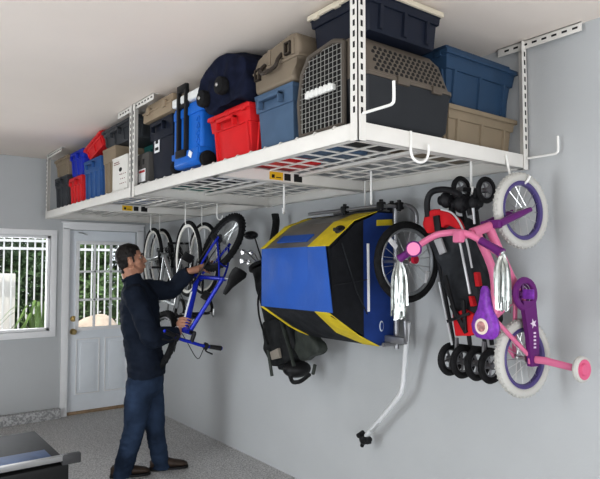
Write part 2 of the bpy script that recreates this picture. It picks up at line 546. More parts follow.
# far end
tote('storage_tote', 'dark grey tote at the far end of the rack under a tan box', FX, 2.12, 5.76, 6.20, K, 2.488, DGREY, None, 3)
tote('storage_tote', 'tan box on top of the dark grey tote at the far end', FX, 2.1, 5.77, 6.19, 2.489, 2.69, TANT, TANT, 2, False)
tote('storage_tote', 'red tote standing under the bright blue tote on the far rack', FX, 2.05, 5.31, 5.70, K, 2.43, REDP, None, 4)
tote('storage_tote', 'bright blue tote stacked on the red tote on the far rack', FX, 2.05, 5.28, 5.68, 2.431, 2.665, BRB, None, 3)
tote('storage_tote', 'mid blue tote with ribbed sides below the tilted red bin', FX, 2.1, 4.80, 5.26, K, 2.525, MIDB, None, 4)
t = tote('storage_bin', 'red bin lying tilted on the mid blue tote near the ceiling', FX, 2.0, 4.79, 5.22, 2.53, 2.66, REDP, REDP, 3, False, .02, cat='storage bin')
t.rotation_euler = (-.22, 0, 0); t.location.z += .045
tote('storage_tote', 'tall tan tote between the mid blue tote and the white carton', FX, 2.05, 4.46, 4.76, K, 2.553, TANT, None, 3, False)
tote('storage_tote', 'charcoal lidded tote resting on the tall tan tote near the ceiling', FX, 2.05, 4.08, 4.76, 2.556, 2.725, DGREY, DGREY, 4)
tote('storage_tote', 'teal tote standing behind the white carton and the far front posts', 1.80, 2.25, 3.86, 4.44, K, 2.553, TEAL, None, 4)
# printed white carton
t = thing('cardboard_carton', 'white printed cardboard carton with oval hand hole beside the middle posts', 'carton', (1.67, 4.29, K))
MB().box((FX-.02, 4.14, K), (1.77, 4.45, 2.425), .003).build('carton_box', CARD, t)
h = MB(); h.ell((FX-.0205, 4.28, 2.33), (.0012, .032, .016)); 
h.build('hand_hole', INK, t)
h = MB()
for i in range(4):
    for j in range(3):
        yy = 4.17+.035*i+.02*(j % 2); zz = 2.22+.035*j
        if random.random() < .75: h.box((FX-.0212, yy, zz), (FX-.0198, yy+random.uniform(.012, .028), zz+.006))
for j in range(2): h.box((FX-.0212, 4.30+.01*j, 2.375+.014*j), (FX-.0198, 4.42, 2.381+.014*j))
h.build('print', mat('red_brown_print', (.28, .16, .14), .7), t)
MB().box((FX-.024, 4.139, 2.414), (1.774, 4.451, 2.431), .003).build('lid', CARD, t)
t = thing('cardboard_carton', 'dark grey carton with round holes and white label right of the middle posts', 'carton', (1.67, 3.97, K))
MB().box((FX+.012, 3.83, K), (1.77, 4.11, 2.40), .003).build('carton_box', mat('grey_brown_carton', (.10, .095, .09), .75, var=.1), t)
h = MB()
for yy in (3.92, 4.0): h.box((FX+.0105, yy-.016, 2.32), (FX+.013, yy+.016, 2.36), .001)
h.build('hand_hole', INK, t)
MB().box((FX+.0105, 3.88, K+.03), (FX+.013, 4.0, 2.29)).build('paper_label', LABW, t)
h = MB(); h.box((FX+.0095, 3.89, 2.265), (FX+.0108, 3.99, 2.28)); h.build('label_print', mat('red_ink', (.5, .05, .05), .6), t)
# navy tote with label and tan lid
t = tote('storage_tote', 'tall navy tote with a white label under a thick tan lid', FX, 2.1, 3.43, 3.80, K, 2.585, NAVY, None, 0)
h = MB(); h.box((FX+.014, 3.655, 2.37), (FX+.0165, 3.735, 2.53)); h.build('paper_label', LABW, t, label='white label')
h = MB()
h.box((FX+.0128, 3.675, 2.43), (FX+.0145, 3.715, 2.515)); h.box((FX+.0128, 3.67, 2.385), (FX+.0145, 3.72, 2.405))
h.build('label_print', INK, h and t)
h = MB(); h.torus((FX+.012, 3.56, 2.50), (1, 0, 0), .026, .0025, 20, 6); h.torus((FX+.012, 3.55, 2.50), (1, 0, 0), .013, .002, 16, 6)
h.build('emblem', mat('faint_grey_print', (.12, .13, .16), .6), t)
t = thing('tan_case', 'tan lidded case lying on top of the tall navy tote', 'case', (1.85, 3.62, 2.587))
b = MB(); b.box((FX-.02, 3.40, 2.587), (2.08, 3.86, 2.655), .014); b.build('body', CREAM if 0 else mat('pale_tan_plastic', (.32, .25, .175), .5, var=.05), t)
b = MB(); b.box((FX-.005, 3.415, 2.656), (2.065, 3.845, 2.715), .018); b.box((FX-.024, 3.395, 2.648), (2.084, 3.865, 2.66), .004); b.build('lid', MATS['pale_tan_plastic'], t)
for yy in (3.50, 3.76): MB().box((FX-.032, yy-.025, 2.632), (FX-.016, yy+.025, 2.68), .004).build('latch', MATS['pale_tan_plastic'], t)
# wheeled cooler
t = thing('wheeled_cooler', 'blue wheeled cooler with a black pull handle beside the red tote', 'cooler', (1.82, 3.16, K))
b = MB()
b.box((FX-.02, 2.995, K+.03), (2.03, 3.365, 2.585), .025, seg=3)
b.box((FX-.03, 2.99, K+.085), (2.035, 3.37, K+.125), .008); b.box((FX-.028, 2.95, 2.50), (FX, 3.35, 2.555), .008)
b.prism([(FX-.045, K+.045), (FX-.015, K+.02), (FX-.015, K+.12), (FX-.035, K+.12)], 1, 3.0, 3.3, .004)
b.build('body', COOLB, t)
b = MB()
for i in range(5): b.torus((FX-.022, 3.03, 2.29+.042*i), (1, 0, 0), .016, .005, 18, 6)
b.build('embossing', COOLB, t)
b = MB(); b.box((FX-.03, 2.985, 2.588), (2.04, 3.375, 2.645), .016, seg=3); b.box((FX+.02, 2.98, 2.64), (2.0, 3.32, 2.66), .006); b.build('lid', mat('cooler_white', (.78, .78, .76), .4), t)
b = MB()
for yy in (3.16, 3.26): b.box((FX-.045, yy-.012, K+.10), (FX-.02, yy+.012, 2.665), .004)
b.box((FX-.045, 3.148, 2.655), (FX-.02, 3.272, 2.70), .008); b.box((FX-.05, 3.145, K+.085), (FX-.016, 3.275, K+.13), .006); b.box((FX-.036, 3.15, 2.56), (FX-.02, 3.27, 2.585), .003)
b.build('pull_handle', BLACK, t)
for yy in (2.985, 3.375):
    b = MB(); b.lathe([(0, -.022), (.03, -.022), (.046, -.018), (.050, -.008), (.050, .008), (.046, .018), (.03, .022), (0, .022)], (FX+.02, yy, K+.051), (0, 1, 0))
    b.build('wheel', RUBBER, t)
b = MB(); b.box((FX-.048, 3.06, K+.07), (FX-.043, 3.10, K+.105), .001, rot=Matrix.Rotation(.5, 3, 'X')); b.build('sticker', LABW, t, label='small white sticker')
# red tote
tote('storage_tote', 'tall bright red tote beneath the navy wheeled bag', FX-.02, 2.1, 2.475, 2.90, K, 2.455, REDP, REDP, 2, True, .028)
# navy duffel with wheels on the red tote
t = thing('wheeled_bag', 'navy fabric wheeled bag slumped on the red tote', 'bag', (1.8, 2.75, 2.457))
poly = [(2.47, 2.457), (2.74, 2.457), (2.80, 2.44), (2.88, 2.455), (2.965, 2.52), (2.985, 2.60), (2.945, 2.665), (2.84, 2.69), (2.74, 2.738), (2.66, 2.735), (2.50, 2.675), (2.47, 2.645), (2.452, 2.56), (2.455, 2.48)]
b = MB(); b.prism(poly, 0, XF-.005, 1.95, .02, 2)
remeshed(b, 'bag_body', BAGN, t, .010, 2, .026, 10)
for yy, zz in ((2.645, 2.545), (2.84, 2.52)):
    b = MB(); b.lathe([(0, -.05), (.026, -.05), (.044, -.043), (.047, -.03), (.047, -.012), (.042, 0), (0, 0)], ((XF-.012)-.005, yy, zz), (1, 0, 0)); wl = b.build('wheel', RUBBER, t)
    b = MB(); b.lathe([(0, -.056), (.009, -.055), (.011, -.05), (.011, -.04)], ((XF-.012)-.005, yy, zz), (1, 0, 0)); b.build('hub_cap', STEEL, wl)
# blue-grey tote and tan carrier
tote('storage_tote', 'blue grey tote standing left of the kennel under the tan carrier', FX-.01, 2.1, 2.125, 2.452, K, 2.455, BGREY, None, 0)
t = thing('pet_carrier', 'tan hard shell carrier with brown handle lying on the blue grey tote', 'pet carrier', (1.82, 2.22, 2.457))
poly = [(2.442, 2.458), (2.448, 2.56), (2.445, 2.60), (2.42, 2.635), (2.37, 2.652), (2.15, 2.682), (2.10, 2.675), (2.075, 2.635), (2.07, 2.56), (2.115, 2.535), (2.115, 2.458)]
b = MB(); b.prism(poly, 0, FX-.01, 2.05, .022, 3); b.box((FX-.018, 2.065, 2.556), (2.055, 2.45, 2.570), .004)
for yy in (2.12, 2.20, 2.31): b.box((FX-.016, yy-.012, 2.575), (FX+.01, yy+.012, 2.65), .004)
b.build('shell', TAN, t)
HB = mat('dark_brown_plastic', (.045, .035, .028), .45)
b = MB(); b.tube(smoothpath([(FX-.012, 2.345, 2.585), (FX-.035, 2.345, 2.56), (FX-.045, 2.32, 2.53), (FX-.045, 2.22, 2.535), (FX-.035, 2.205, 2.57), (FX-.012, 2.205, 2.60)], 4), .010, 8)
b.build('handle', HB, t)
for yy, zz in ((2.405, 2.55), (2.15, 2.61)):
    b = MB()
    for a_, c_ in (((-.022, -.03), (.022, -.022)), ((-.022, .022), (.022, .03)), ((-.022, -.03), (-.014, .03)), ((.014, -.03), (.022, .03))):
        b.box((FX-.026, yy+a_[0], zz+a_[1]), (FX-.008, yy+c_[0], zz+c_[1]), .002)
    b.build('latch', HB, t)

# ---------------------------------------------------------------- kennel
t = thing('pet_kennel', 'large taupe and charcoal pet kennel with wire door on the near rack', 'pet kennel', (1.85, 1.86, K))
ky0, ky1, kx0, kx1 = 1.660, 2.085, 1.575, 2.12
zs_ = 2.368
b = MB()
def ring(x0, x1, y0, y1, z, r=.03, n=4):
    out = []
    for (cx, cy, a) in ((x1-r, y1-r, 0), (x0+r, y1-r, PI/2), (x0+r, y0+r, PI), (x1-r, y0+r, 1.5*PI)):
        for k in range(n+1): out.append(V((cx+r*math.cos(a+PI/2*k/n), cy+r*math.sin(a+PI/2*k/n), z)))
    return out
b.loft([ring(kx0+.035, kx1-.035, ky0+.03, ky1-.03, K), ring(kx0+.02, kx1-.012, ky0+.012, ky1-.012, K+.03), ring(kx0+.008, kx1+.004, ky0+.004, ky1-.004, zs_-.02), ring(kx0+.008, kx1+.010, ky0, ky1, zs_-.006), ring(kx0+.008, kx1+.010, ky0, ky1, zs_)])
b.build('bottom_shell', KGREY, t)
b = MB()
b.loft([ring(kx0+.008, kx1+.012, ky0-.003, ky1+.003, zs_+.001), ring(kx0+.008, kx1+.012, ky0-.003, ky1+.003, zs_+.016), ring(kx0+.008, kx1-.002, ky0+.004, ky1-.004, zs_+.02), ring(kx0+.008, kx1-.035, ky0+.03, ky1-.03, 2.50), ring(kx0+.012, kx1-.065, ky0+.055, ky1-.055, 2.538), ring(kx0+.04, kx1-.11, ky0+.10, ky1-.10, 2.556)])
b.build('top_shell', KTAN, t)
b = MB()   # ventilation holes in slanted side and rear
for r_ in range(6):
    zz = zs_+.034+.0185*r_
    fr2 = (zz-zs_-.02)/(2.50-zs_-.02)
    yy = ky0+.004+.026*fr2
    for k in range(16):
        x = kx0+.075+.030*k+(.015 if r_ % 2 else 0)
        if x > kx1-.04-.035*fr2: continue
        b.tube([(x, yy-.0012, zz), (x, yy+.004, zz)], .0098, 6)
for r_ in range(4):
    zz = zs_+.032+.02*r_
    fr2 = (zz-zs_-.02)/(2.50-zs_-.02)
    for k in range(7):
        y = ky0+.07+.04*k
        b.tube([(kx1-.002-.033*fr2+.0012, y, zz), (kx1-.006-.033*fr2, y, zz)], .009, 6)
b.build('vent_holes', INK, t)
b = MB()   # raised panel and clamps on the seam
b.box((1.76, ky0-.012, zs_-.012), (1.83, ky0+.01, zs_+.022), .004); b.build('seam_clamp', KTAN, t); b = MB(); b.box((1.98, ky0-.012, zs_-.012), (2.04, ky0+.01, zs_+.022), .004)
b.build('seam_clamp', KTAN, t)
b = MB()   # door surround
dpoly = [(ky0+.115, K+.012), (ky1-.02, K+.012), (ky1-.005, 2.33), (ky1-.03, 2.46), (ky1-.08, 2.525), (1.84, 2.548), (ky0+.115, 2.528)]
cen = V((0, 1.87, 2.36))
for i in range(len(dpoly)):
    a_, c_ = dpoly[i], dpoly[(i+1) % len(dpoly)]
    b.tube([(kx0-.002, a_[0], a_[1]), (kx0-.002, c_[0], c_[1])], .011, 8)
b.build('door_frame', mat('taupe_dark_plastic', (.10, .085, .07), .5), t)
b = MB()
b.sheet([V((kx0+.004, q[0], q[1])) for q in dpoly], (.003, 0, 0)); b.build('dark_interior', INK, t)
b = MB()
def inpoly(y, z):
    c_ = False; n = len(dpoly)
    for i in range(n):
        y1_, z1_ = dpoly[i]; y2_, z2_ = dpoly[(i+1) % n]
        if (z1_ > z) != (z2_ > z) and y < (y2_-y1_)*(z-z1_)/(z2_-z1_)+y1_: c_ = not c_
    return c_
def clip(pts):
    q = [p_ for p_ in pts if inpoly(p_[1], p_[2])]
    return (q[0], q[-1]) if len(q) > 2 else None
for i in range(12):
    y = ky0+.105+.0265*i
    q = clip([(kx0-.003, y, K+.002*j) for j in range(200)])
    if q: b.tube(q, .0017, 5)
for i in range(17):
    z = K+.02+.0225*i
    q = clip([(kx0-.005, ky0+.04+.002*j, z) for j in range(190)])
    if q: b.tube(q, .0017, 5)
b.build('wire_door', mat('door_wire', (.42, .42, .40), .35, .6), t)
b = MB(); b.box((kx0-.026, 1.82, 2.335), (kx0-.006, 2.01, 2.362), .005)
for i in range(6): b.box((kx0-.030, 1.832+.029*i, 2.331), (kx0-.02, 1.848+.029*i, 2.366), .003)
b.build('door_latch', mat('latch_white', (.75, .75, .72), .4), t)
# navy tote on the kennel
tote('storage_tote', 'navy tote with a cream lid on top of the pet kennel', 1.60, 2.045, 1.652, 2.04, 2.5575, 2.749, NAVY, CREAM, 0, False, .012, .026)
# near right pair
tote('storage_tote', 'tan tote right of the kennel beneath the large blue tote', 2.142, 2.672, 1.695, 2.12, K, 2.352, mat('khaki_plastic', (.225, .18, .125), .5, var=.06), MATS['khaki_plastic'], 3, False, .014, .010)
tote('storage_tote', 'large denim blue lidded tote on the tan tote near the right wall', 2.128, 2.68, 1.692, 2.13, 2.354, 2.632, TOTEB, TOTEB, 3, True, .03, .035)

# ================================================================ BICYCLES
def frame_matrix(o, fwd, up):
    f = V(fwd).normalized(); u = V(up); u = (u-f*u.dot(f)).normalized(); l = u.cross(f)
    return Matrix.Translation(V(o)) @ Matrix((f, l, u)).transposed().to_4x4()

def make_wheel(t, M, c, R, tw, tyre, rim, name='wheel', ns=20, knob=0, rimw=.011, hubw=.045, rimr=.012, axis=(0, 1, 0), spoke_m=None, tyre_lab=None):
    c = V(c); ax = V(axis).normalized()
    b = MB(M); b.torus(c, ax, R-tw*1.9-rimr*.4, rimr, 44, 8, sx=rimw/rimr)
    w = b.build(name, rim, t)
    b = MB(M); b.torus(c, ax, R-tw, tw, 48, 10)
    u = ax.orthogonal().normalized(); v_ = ax.cross(u)
    if knob:
        for i in range(knob):
            a = 2*PI*i/knob
            d = u*math.cos(a)+v_*math.sin(a); tg = v_*math.cos(a)-u*math.sin(a)
            for off, lift in ((-.5, .82), (0, 1.0), (.5, .82)):
                p = c+d*(R-tw+tw*lift)+ax*(off*tw)+tg*(tw*.35*(1 if off == 0 else 0))
                h = tw*(.22 if tw > .025 else .16)
                vs = [b.v(p+d*(k3*h*.8)+tg*(k1*h)+ax*(k2*h)) for k3 in (-1, 1) for k2 in (-1, 1) for k1 in (-1, 1)]
                b._hex(vs)
    b.build('tyre', tyre, w, label=tyre_lab)
    b = MB(M); b.lathe([(0, -hubw), (.008, -hubw), (.008, -hubw*.7), (.02, -hubw*.65), (.02, -hubw*.55), (.010, -hubw*.5), (.010, hubw*.5), (.02, hubw*.55), (.02, hubw*.65), (.008, hubw*.7), (.008, hubw), (0, hubw)], c, ax, 14); b.build('hub', STEEL, w)
    b = MB(M)
    for i in range(ns):
        a = 2*PI*i/ns; a2 = a+(.55 if i % 2 else -.55)
        sd = (1 if (i//2) % 2 else -1)*hubw*.6
        b.tube([c+(u*math.cos(a2)+v_*math.sin(a2))*.018+ax*sd, c+(u*math.cos(a)+v_*math.sin(a))*(R-tw*2)], .0016, 4)
    b.build('spokes', spoke_m or STEEL, w)
    return w

def crank(t, M, bb, side=-1, R=.075, al=.17, ang=.6, m=BLACK, pm=BLACK, w=.06, ps=1.):
    bb = V(bb)
    b = MB(M); y = side*w*.6
    b.torus(bb+V((0, y, 0)), (0, 1, 0), R, .006, 30, 6, sx=.5); b.torus(bb+V((0, y*.8, 0)), (0, 1, 0), R*.72, .006, 26, 6, sx=.5)
    for k in range(5):
        a = 2*PI*k/5; b.tube([bb+V((0, y, 0)), bb+V((R*math.cos(a), y, R*math.sin(a)))], .007, 6)
    b.tube([bb+V((0, -w, 0)), bb+V((0, w, 0))], .016, 12)
    cr = b.build('crankset', m, t)
    for sd in (1, -1):
        d = V((math.cos(ang), 0, math.sin(ang)))*(al*sd)
        b = MB(M); b.tube([bb+V((0, sd*w, 0)), bb+d+V((0, sd*(w+.012), 0))], [.012, .009], 8, flat=.7); b.build('crank_arm', m, cr)
        b = MB(M); p = bb+d+V((0, sd*(w+.06), 0)); b.box(p-V((.035, .045, .010))*ps, p+V((.035, .045, .010))*ps, .005); b.build('pedal', pm, cr)
    return cr

def saddle(t, M, p, m, L=.26, W=.15, tilt=0.):
    p = V(p); b = MB(M); rings = []
    for i, (x, w, h) in enumerate(((-.10, .30, .030), (-.095, .42, .040), (-.06, .50, .046), (0, .40, .040), (.07, .20, .032), (.13, .14, .026), (.155, .08, .018))):
        xx = x/.26*L; ww = w*W; z0_ = .012 if x < -.05 else 0
        ring_ = []
        for k in range(12):
            a = 2*PI*k/12
            ring_.append(p+V((xx, ww*math.cos(a), z0_+h*(.5*math.sin(a) if math.sin(a) > 0 else .8*math.sin(a))-xx*tilt)))
        rings.append(ring_)
    b.loft(rings); s = b.build('saddle', m, t)
    return s

def adult_bike(label, o, fwd, up, R, L, fm, accents, tyre, rim, knob=0, bar='flat', saddle_m=BLACK, tw=.021, fork_m=None, group=None, scale=1., steer=0., barm=BLACK, drop=.02, barw=1., name='bicycle', front_hide=False):
    """local frame: rear axle at origin, x forward, z up (saddle side), y left"""
    M = frame_matrix(o, fwd, up)
    t = thing(name, label, 'bicycle', o, group)
    k = scale
    bb = V((.42*k, 0, -.045*k)); st = V((.25*k, 0, .40*k)); ht = V((.80*k, 0, .46*k)); hb = V((.845*k, 0, .33*k)); fa = V((L, 0, 0))
    b = MB(M)
    b.tube([bb, st+V((-.012, 0, .04))], .017, 10); b.tube([st, ht-V((.0, 0, .02))], .017, 10); b.tube([hb+V((-.01, 0, .02)), bb], .022, 10); b.tube([hb, ht], .022, 12)
    for y in (1, -1):
        b.tube(smoothpath([bb+V((-.04, y*.02, 0)), V((.22*k, y*.048, -.02)), V((0, y*.06, 0))], 4), .010, 8)
        b.tube(smoothpath([st+V((.01, y*.018, -.02)), V((.14*k, y*.045, .24*k)), V((0, y*.06, 0))], 4), .008, 8)
        b.box((-.02, y*.06-.003, -.02), (.02, y*.06+.003, .02), .002)
    b.tube([bb-V((0, .04, 0)), bb+V((0, .04, 0))], .024, 14)
    b.tube([V((.16*k, -.035, .26*k)), V((.16*k, .035, .26*k))], .008, 6)
    fr = b.build('frame', fm, t)
    if accents:
        b = MB(M); d = (bb-hb)
        b.tube([hb+d*.02, hb+d*.68], [.027, .025], 12); b.build('frame_decal', accents, fr, label='white painted tube section')
    # fork, in the steered frame
    S = M @ Matrix.Translation(hb) @ Matrix.Rotation(steer, 4, (ht-hb).normalized()) @ Matrix.Translation(-hb)
    b = MB(S)
    cr_ = hb+V((.012, 0, -.02))
    b.box(cr_-V((.022, .058, .016)), cr_+V((.022, .058, .016)), .01)
    for y in (1, -1):
        b.tube(smoothpath([cr_+V((0, y*.05, 0)), hb.lerp(fa, .5)+V((.0, y*.052, 0)), fa+V((0, y*.052, 0))], 4), [.017, .017, .016, .016, .015, .014, .013, .012, .011], 10)
    fk = b.build('fork', fork_m or fm, t)
    make_wheel(t, S, fa, R, tw, tyre, rim, 'front_wheel', 24, knob, rimr=.012 if knob else .017)
    make_wheel(t, M, V((0, 0, 0)), R, tw, tyre, rim, 'rear_wheel', 24, knob, rimr=.012 if knob else .017)
    # handlebar
    sm_ = ht+(ht-hb).normalized()*.06
    b = MB(S)
    sf = sm_+V((.08*k, 0, .02))
    b.tube([ht, sm_], .014, 10); b.tube([sm_, sf], .015, 10); b.build('stem', barm, t)
    b = MB(S)
    if bar == 'flat':
        pts = smoothpath([sf+V((-.03, .30*k*barw, .02)), sf+V((0, .10, .0)), sf, sf+V((0, -.10, .0)), sf+V((-.03, -.30*k*barw, .02))], 5)
        b.tube(pts, .0125, 10); hb_ = b.build('handlebar', accents and fm or barm, t)
        for y in (1, -1):
            b = MB(S); b.tube([sf+V((-.028, y*.29*k*barw, .019)), sf+V((-.012, y*.18*k*barw, .010))], [.019, .016], 10); b.build('grip', BLACK, hb_)
            b = MB(S); b.tube(smoothpath([sf+V((-.008, y*.165*k*barw, .006)), sf+V((.035, y*.18*k*barw, -.012)), sf+V((.045, y*.26*k*barw, -.01))], 4), .006, 6); b.box(sf+V((-.025, y*.15*k*barw-.015, -.02)), sf+V((.02, y*.15*k*barw+.015, .02)), .005); b.build('brake_lever', BLACK, hb_)
            b = MB(S); b.tube(smoothpath([sf+V((.02, y*.15*k*barw, -.01)), sf+V((.10, y*.10, .02)), ht+V((.10, y*.04, -.06)), hb+V((.03, 0, -.03))], 5), .003, 5); b.build('cable', BLACK, hb_)
    else:
        pts = []
        for y in (1, -1):
            q = [sf, sf+V((0, y*.11*k, 0)), sf+V((.02, y*.14*k, 0)), sf+V((.10, y*.145*k, -.02)), sf+V((.115, y*.145*k, -.07)), sf+V((.06, y*.145*k, -.13)), sf+V((-.05, y*.145*k, -.135))]
            q = smoothpath(q, 4); pts = q if not pts else pts[::-1]+q[1:]
        b.tube(pts, .0135, 10); hb_ = b.build('handlebar', barm, t)
        for y in (1, -1):
            b = MB(S); b.tube(smoothpath([sf+V((.10, y*.145*k, -.015)), sf+V((.14, y*.145*k, .02)), sf+V((.15, y*.145*k, -.05))], 4), [.013]*5+[.008]*4, 8); b.build('brake_lever', STEEL, hb_)
    # seat
    sp = st+(st-bb).normalized()*.17*k
    b = MB(M); b.tube([st, sp], .013, 10); b.build('seat_post', STEEL, t)
    saddle(t, M, sp+V((-.01, 0, .025)), saddle_m, .27*k, .16*k)
    crank(t, M, bb, -1, .085*k, .16*k, .9, BLACK, BLACK, .055)
    b = MB(M)
    b.lathe([(0, -.02), (.045, -.016), (.045, -.012), (.03, .0), (.02, .015)], (0, -.035, 0), (0, 1, 0), 20); b.build('cassette', mat('dark_steel', (.12, .12, .12), .35, .9), t)
    b = MB(M)
    n = 26
    for zz in (.0,): b.tube([(0, -.038, .04), (bb.x, -.036, bb.z+.082*k)], .005, 6); b.tube([(.0, -.038, -.10), (bb.x, -.036, bb.z-.082*k)], .005, 6)
    b.build('chain', mat('dark_steel', (.12, .12, .12), .35, .9), t)
    b = MB(M); b.box((-.01, -.065, -.12), (.03, -.05, -.01), .006); b.torus((.012, -.045, -.10), (0, 1, 0), .018, .006, 14, 6); b.build('derailleur', BLACK, t)
    return t, M, S

WRIM = mat('pale_rim', (.80, .78, .72), .45, .0)
DRIM = mat('dark_rim', (.05, .05, .055), .35, .6)
SILF = mat('silver_frame', (.58, .60, .60), .25, .7)
DKF = mat('gunmetal_frame', (.10, .105, .11), .3, .6)
BLUF = mat('blue_frame', (.012, .03, .42), .25, .2)
WHF = mat('white_frame_paint', (.78, .80, .84), .3)
WTYRE = mat('cream_wall_tyre', (.70, .67, .58), .7)
adult_bike('silver bicycle hanging upside down nearest the man behind his shoulder', (2.40, 5.64, 1.672), (-.125, -1, 0), (0, 0, -1), .328, 1.06, SILF, None, RUBBER, WRIM, bar='flat', tw=.017, scale=.95, barw=.72)
adult_bike('dark bicycle hanging upside down against the right wall behind the silver one', (2.555, 5.78, 1.678), (-.05, -1, 0), (0, 0, -1), .328, 1.04, DKF, None, RUBBER, WRIM, bar='drop', tw=.017, scale=.95, barm=BLACK)
# blue bike, held by the man: rear wheel up, nose down, saddle side towards the viewer
PA = at(223, 242, 4.66)
fwd_b = RGT*-.55 + UPV*-.83
up_b = RGT*.45 + UPV*-.30 + FWD*-.85
blue, BM, BS = adult_bike('blue and white mountain bike held by the man with its knobby wheel up', PA, fwd_b, up_b, .258, .95, BLUF, WHF, RUBBER, DRIM, knob=40, bar='flat', tw=.026, scale=.83, steer=.12, fork_m=WHF, barm=BLACK)

# ---------------------------------------------------------------- pink bike
PINK = mat('pink_paint', (.60, .17, .29), .3)
PURP = mat('purple_paint', (.13, .02, .15), .28)
LPURP = mat('purple_glitter_vinyl', (.21, .045, .37), .35, var=.25, vscale=60)
WTY = mat('white_tyre', (.50, .49, .46), .7)
PRIM = mat('violet_rim', (.085, .065, .19), .35)
FOIL = mat('foil_streamers', (.50, .52, .50), .25, .6, var=.4, vscale=30)
CF = V((2.455, 1.535, 1.862)); CR = onX(523, 358, 2.43); CR = V((2.43, CR.y, CR.z))
upk = V((-1, .12, 0))
M = frame_matrix(CR, CF-CR, upk)
Lw = (CF-CR).length
t = thing('childs_bicycle', 'pink and purple childs bicycle hanging by its front wheel at the right', 'bicycle', CR)
RW = .178
make_wheel(t, M, (Lw, 0, 0), RW, .022, WTY, PRIM, 'front_wheel', 16, 44, rimw=.016, rimr=.014, hubw=.04, tyre_lab='white treaded tyre')
make_wheel(t, M, (0, 0, 0), RW, .022, WTY, PRIM, 'rear_wheel', 16, 44, rimw=.016, rimr=.014, hubw=.04, tyre_lab='white treaded tyre')
hb, ht = V((Lw-.085, 0, .20)), V((Lw-.125, 0, .32))
bb = V((.29, 0, .02)); st = V((.17, 0, .22))
b = MB(M)
b.tube(smoothpath([ht-V((0, 0, .03)), V((.38, 0, .19)), st+V((.03, 0, -.04))], 5), .019, 12)
b.tube(smoothpath([hb+V((0, 0, .02)), V((.40, 0, .10)), bb], 5), .021, 12)
b.tube([bb, st], .017, 12); b.tube([hb, ht], .022, 12)
for y in (1, -1):
    b.tube([bb+V((0, y*.02, 0)), V((0, y*.05, 0))], .010, 8); b.tube([st+V((0, y*.015, -.03)), V((0, y*.05, 0))], .010, 8)
b.build('frame', PINK, t)
b = MB(M)
b.box(V((Lw-.10, -.055, .185)), V((Lw-.06, .055, .215)), .012)
for y in (1, -1): b.tube([V((Lw-.08, y*.045, .20)), V((Lw-.03, y*.05, .08)), V((Lw, y*.05, 0))], [.017, .016, .011], 10)
b.build('fork', PURP, t)
sm_ = ht+V((-.03, 0, .08)); sf = sm_+V((.03, 0, .01))
b = MB(M); b.tube([ht, sm_], .013, 10); b.box(sm_-V((.018, .022, .016)), sm_+V((.035, .022, .018)), .010); b.build('stem', PINK, t)
# handlebar: rises toward the saddle side and sweeps back down
gp = {}
bars = []
for y, uv in ((1, (402, 257)), (-1, (504, 261))):
    gp[y] = None
Mi = M.inverted()
gl = Mi @ onX(408, 253, 2.02); gr = Mi @ onX(496, 251, 2.10)
el = Mi @ onX(399, 259, 2.00); er = Mi @ onX(502, 253, 2.10)
ml = Mi @ onX(432, 237, 2.04); mc = Mi @ onX(464, 233, 2.07); mr = Mi @ onX(480, 240, 2.10)
b = MB(M); hbp = smoothpath([el, gl, ml, Mi @ onX(447, 233, 2.055), mc, mr, gr, er], 6); b.tube(hbp, .015, 12)
b.tube([sm_, mc], .014, 10)
hbo = b.build('handlebar', PINK, t)
for (a_, c_, pad) in ((el, gl, 1), (er, mr, -1)):
    b = MB(M); b.tube([a_, a_.lerp(c_, .5), c_.lerp(a_, .05)], [.021, .017, .018], 12); b.build('grip', PURP, hbo)
b = MB(M); nrm = (Mi.to_3x3() @ V((-.85, -.5, 0))).normalized(); p = Mi @ onX(414, 249, 2.01)
b.lathe([(0, -.012), (.026, -.012), (.032, 0), (.030, .012), (0, .014)], p, nrm, 20); bell = b.build('bell', mat('pink_disc', (.75, .25, .42), .35), hbo, label='round pink and purple bell')
b = MB(M); b.torus(p+nrm*.006, nrm, .031, .006, 24, 6); b.build('bell_ring', PURP, bell)
R = random.Random(4)
for (e, vlen, nm) in ((el, .27, 'l'), (er, .235, 'r')):
    we = M @ e
    b = MB()
    for i in range(90):
        a = R.uniform(0, 2*PI); rr = R.uniform(.002, .026); L = vlen*R.uniform(.7, 1.05)
        top = we+V((R.uniform(-.008, .008), R.uniform(-.008, .008), R.uniform(-.01, .01)))
        mid = we+V((math.cos(a)*rr*1.2, math.sin(a)*rr*1.2, -L*.35)); bot = we+V((math.cos(a)*rr*1.3+R.uniform(-.01, .01), math.sin(a)*rr*1.3, -L))
        ww = V((R.uniform(-1, 1), R.uniform(-1, 1), 0)).normalized()*.0055
        pts = smoothpath([top, mid, bot], 3)
        b.loft([[q-ww, q+ww] for q in pts], cap=False, closed=False)
    b.build('streamers', FOIL, hbo, label='silver foil streamers')
# saddle: long vinyl seat with oval sticker
sp0 = M @ st
sn_ = Mi @ onX(485, 286, 2.10); sb_ = Mi @ onX(485, 339, 2.10)
sc_ = sn_.lerp(sb_, .6)
b = MB(M); b.tube([st, sc_+V((-.01, 0, -.03))], .014, 10); b.build('seat_post', STEEL, t)
rings = []
axl = (sn_-sb_); Ls = axl.length; axl.normalize()
lat = V((0, 1, 0)); lat = (lat-axl*lat.dot(axl)).normalized(); nr = axl.cross(lat)
if nr.z < 0: nr = -nr
for f_, w_, h_ in ((0, .020, .012), (.02, .040, .026), (.10, .056, .034), (.25, .062, .036), (.40, .052, .034), (.55, .034, .028), (.75, .024, .024), (.92, .019, .020), (1., .010, .010)):
    cc = sb_+axl*(Ls*f_)
    rings.append([cc+lat*(1.2*w_*math.cos(2*PI*k/14))+nr*(h_*(.55 if math.sin(2*PI*k/14) > 0 else 1)*math.sin(2*PI*k/14)) for k in range(14)])
